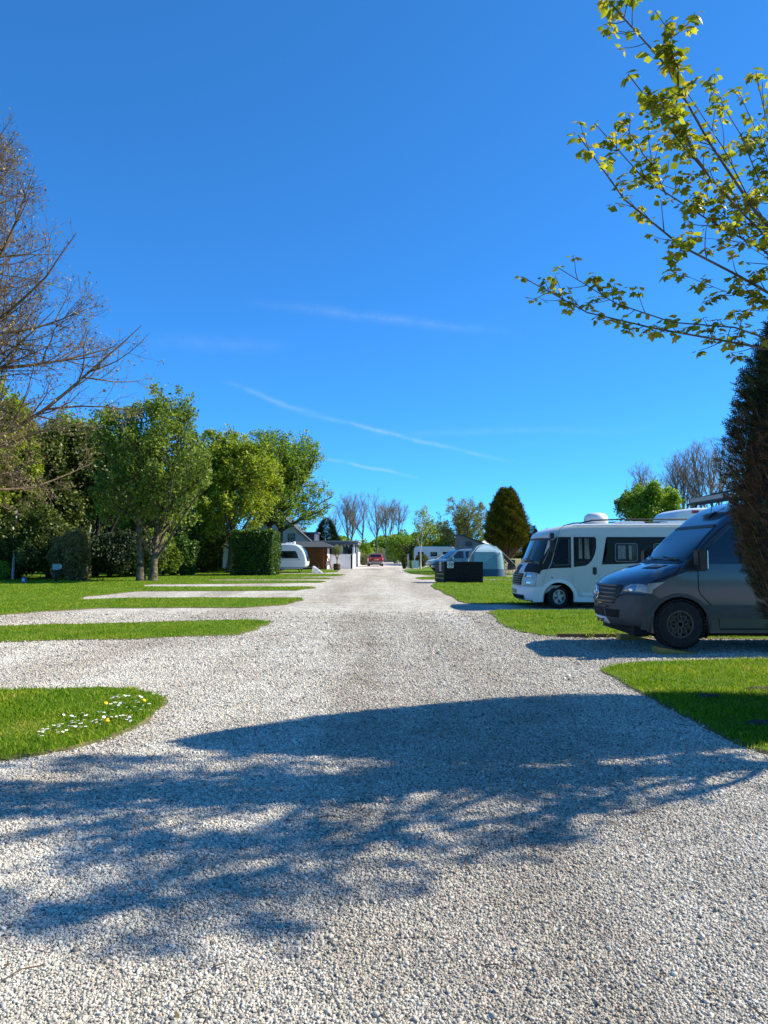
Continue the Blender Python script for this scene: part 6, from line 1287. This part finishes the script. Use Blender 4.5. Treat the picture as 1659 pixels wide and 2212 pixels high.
for a in (-.17, .17):
    for b in (-.17, .17): MB().b2(a - .02, a + .02, b - .02, b + .02, 0, .4).build('leg', wc, t)
# timber edging beside the van pitch
x = G(1203, 1377)[0]; y = G(1203, 1377)[1] - .04; t = thing('timber_edging', 'low weathered timber edging along the grass beside the grey van', 'edging', (x, y, 0)); em = pm('edging_wood', (.1, .065, .035), .85, .35, 4, .5, 25)
for k in range(4): MB().b2(k * 1.8, k * 1.8 + 1.78, -.025 + .008 * (k % 2), .025, 0, .075 + .005 * (k % 2)).build('plank', em, t, False, .004)
rg = np.random.default_rng(77); 
for k in range(7):
    xx = x + rg.uniform(.1, 4.5); C = np.stack([rg.normal(size=26) * .04, rg.normal(size=26) * .025, rg.uniform(0, .1, 26)], 1); V, F = leaf_quads(rg, C, .035, .3); o = link('weed', np_mesh('weed', V, F), LF_YELLOW); o.location = (xx, y - .07, 0.005); tag(o, 'small yellowish weed growing against the timber edging', 'weed', 'weeds along the timber edging')
# far grey house on the right, white roof behind the tent
D = 96; t = thing('far_bungalow', 'grey roofed bungalow in the gap right of the golden cypress', 'house', (XX(1138, D), D, .4)); w = 4.6; zt = ZZ(1168, D); zr = ZZ(1150, D)
MB().b2(-w, w, 0, 6, -.4, zt - .4).build('wall', pm('far_wall', (.4, .41, .42), .9), t); MB().prism([(-.5, zt - .45), (6.5, zt - .45), (3, zr - .4)], -w - .3, w + .3, 'yz').build('roof', pm('far_slate', (.16, .18, .21), .8), t)
for k in range(3): MB().b2(-3.6 + k * 2.6, -2.6 + k * 2.6, -.03, .0, .6, 1.5).build('window', GLASS, t)
D = 84; t = thing('marquee', 'white canvas marquee roof showing above the teal tent', 'marquee', (XX(1068, D), D, 0)); ap = ZZ(1161, D); MB().add([(-2.2, 0, 2.2), (2.2, 0, 2.2), (2.2, 4, 2.2), (-2.2, 4, 2.2), (-.6, 2, ap), (0.2, 2, ap - .15)], [(0, 1, 5, 4), (1, 2, 5), (2, 3, 4, 5), (3, 0, 4)]).build('roof', pm('marquee_white', (.74, .73, .7), .8, .05), t); MB().b2(-2.1, 2.1, .1, 3.9, 0, 2.25).build('wall', pm('marquee_wall', (.66, .66, .64), .8), t); MB().tube([(-.6, 2, ap - .1), (-.6, 2, ap + .35)], .06, 6).build('finial', pm('marquee_white', (.74, .73, .7)), t)
D = 70
# ------------------------------------------------------------------ daisies and dandelions in the near left grass
dm = MB(); dm.tube([(0, 0, 0), (0, 0, .045)], .0018, 4); dst = dm
pet = MB(); pet.lathe([(.004, .044), (.019, .05), (.021, .053), (.006, .052)], 9); ctr = MB(); ctr.lathe([(.0075, .052), (.006, .057), (.001, .058)], 7)
WHITE_P = pm('daisy_white', (.8, .8, .78), .7, .05); YEL = pm('daisy_centre', (.75, .5, .03), .7); GRN = pm('flower_stem', (.06, .11, .02), .7); DAN = pm('dandelion_yellow', (.85, .5, .01), .7, .1)
def mesh_of(mb, mat, nm):
    me = bpy.data.meshes.new(nm); me.from_pydata(mb.v, [], mb.f); me.materials.append(mat); return me
m1, m2, m3 = mesh_of(pet, WHITE_P, 'petals'), mesh_of(ctr, YEL, 'centre'), mesh_of(dst, GRN, 'stem')
def flower(name, px, py, label, cat, group, meshes, s):
    x, y = G(px, py, .05); t = thing(name, label, cat, (x, y, .03), random.Random(int(px * 31 + py)).uniform(0, 6), group); t.scale = (s, s, s); t.rotation_euler[0] = R(random.Random(int(px * 13 + py * 5)).uniform(-10, 38))
    for nm, me in meshes: o = bpy.data.objects.new(nm, me); COL.objects.link(o); o.parent = t
zp = lambda a, b: (a / 4.167, 1460 + b / 4.167)
DZ = [(1045, 205), (1070, 208), (1030, 200), (1075, 185), (1110, 192), (1132, 190), (1158, 195), (1195, 203), (1225, 193), (1245, 197), (1270, 200), (995, 218), (1033, 247), (1085, 250), (1095, 262), (1112, 258), (1068, 272), (998, 272), (1045, 262), (1218, 245), (1245, 255), (1305, 280), (1340, 270), (1155, 290), (1210, 290), (1055, 297), (1010, 320), (1183, 322), (1222, 335), (1268, 315), (885, 335), (900, 342), (935, 343), (738, 353), (635, 377), (678, 380), (770, 375), (790, 365), (1043, 370), (1098, 362), (1100, 377), (1075, 372), (960, 367), (925, 383), (963, 378), (995, 382), (1185, 365), (1160, 375), (1130, 380), (1150, 388), (1175, 392), (1140, 405), (1185, 413), (868, 403), (908, 415), (880, 430), (905, 445), (815, 437), (752, 412), (703, 418), (678, 430), (720, 440), (740, 443), (650, 420), (655, 437), (560, 443), (520, 448), (450, 467), (478, 465), (543, 465), (612, 467), (650, 465), (668, 472), (770, 467), (723, 486), (388, 488), (425, 500), (350, 515), (375, 515), (400, 508), (500, 510), (525, 522), (555, 510), (592, 502), (330, 553), (373, 562), (560, 357), (845, 428), (1090, 392)]
for a, b in DZ: flower('daisy', *zp(a, b), 'white daisy in the grass corner at the near left', 'daisy', 'daisies in the near left grass', (('petals', m1), ('centre', m2), ('stem', m3)), random.Random(int(a * 7 + b)).uniform(.6, .85))
dh = MB(); dh.lathe([(.006, .05), (.02, .056), (.025, .064), (.018, .072), (.005, .075)], 12); md_ = mesh_of(dh, DAN, 'flower_head')
for a, b, lb in ((945, 268, 'yellow dandelion alone left of the daisies'), (1272, 243, 'yellow dandelion near the tip of the grass'), (985, 423, 'larger yellow dandelion of the front pair'), (962, 442, 'yellow dandelion at the front of the pair')): flower('dandelion', *zp(a, b), lb, 'dandelion', 'dandelions in the near left grass', (('flower_head', md_), ('stem', m3)), .9)

# bare earth spots in the near right grass
for px_, py_, rx_, lb in ((1641, 1489, .16, 'dark earth spot at the right edge of the near right grass'), (1694, 1489, .14, 'dark earth spot just outside the right edge'), (1530, 1505, .17, 'long thin bare earth scar in the near right grass'), (1655, 1562, .2, 'bare worn scar near the shaded part of the right grass')):
    x, y = G(px_, py_, .03); rr_ = random.Random(int(px_)); m = MB(); n = 14; ring0 = []; ring1 = []
    for k in range(n): a = 6.2832 * k / n; q = rx_ * rr_.uniform(.6, 1.2); ring0.append((q * math.cos(a) * 1.3, q * math.sin(a) * .55, 0)); ring1.append((q * .55 * math.cos(a) * 1.3, q * .55 * math.sin(a) * .55, .03 + rr_.uniform(-.01, .014)))
    m.add(ring0 + ring1 + [(0, 0, .04)], [(k, (k + 1) % n, n + (k + 1) % n, n + k) for k in range(n)] + [(n + k, n + (k + 1) % n, 2 * n) for k in range(n)])
    tag(m.build('earth_spot', pm('dark_earth', (.06, .045, .028), .95, .4, 30, .8, 80), None, True, loc=(x, y, .022)), lb, 'earth', 'earth spots in the near right grass')

# dry leaves and twigs lying on the drive
rg = np.random.default_rng(31); n = 130; yy = 2.5 + 11 * rg.random(n) ** 1.3; xx = rg.uniform(-.5, .5, n) * yy * 1.05; keep = ~np.any([in_poly(q, xx, yy) for q in LAWNS], axis=0); xx, yy = xx[keep], yy[keep]; n = len(xx)
C = np.stack([xx, yy, np.full(n, .017)], 1); V, F = leaf_quads(rg, C, .03, 2.5, .5, fold=.12); tw = []
for k in range(16):
    p = C[rg.integers(0, n)] + rg.normal(size=3) * [.1, .1, 0]; a = rg.uniform(0, 6.28); l = rg.uniform(.05, .16); tw.append([[p[0], p[1], .018], [p[0] + l * .5 * math.cos(a), p[1] + l * .5 * math.sin(a), .022], [p[0] + l * math.cos(a + .3), p[1] + l * math.sin(a + .3), .018]])
Vt, Ft = bark_tubes([(np.array(tw), np.full((16, 3), .0028))], [4]); V = np.concatenate([V, Vt]); F = np.concatenate([F, Ft + 4 * n])
tag(link('leaf_litter', np_mesh('leaf_litter', V, F), leafm('litter', [(0, (.05, .035, .02)), (.6, (.14, .09, .05)), (1, (.22, .17, .07))], .1)), 'scattered dry leaves and twigs on the gravel', 'litter', kind='stuff')
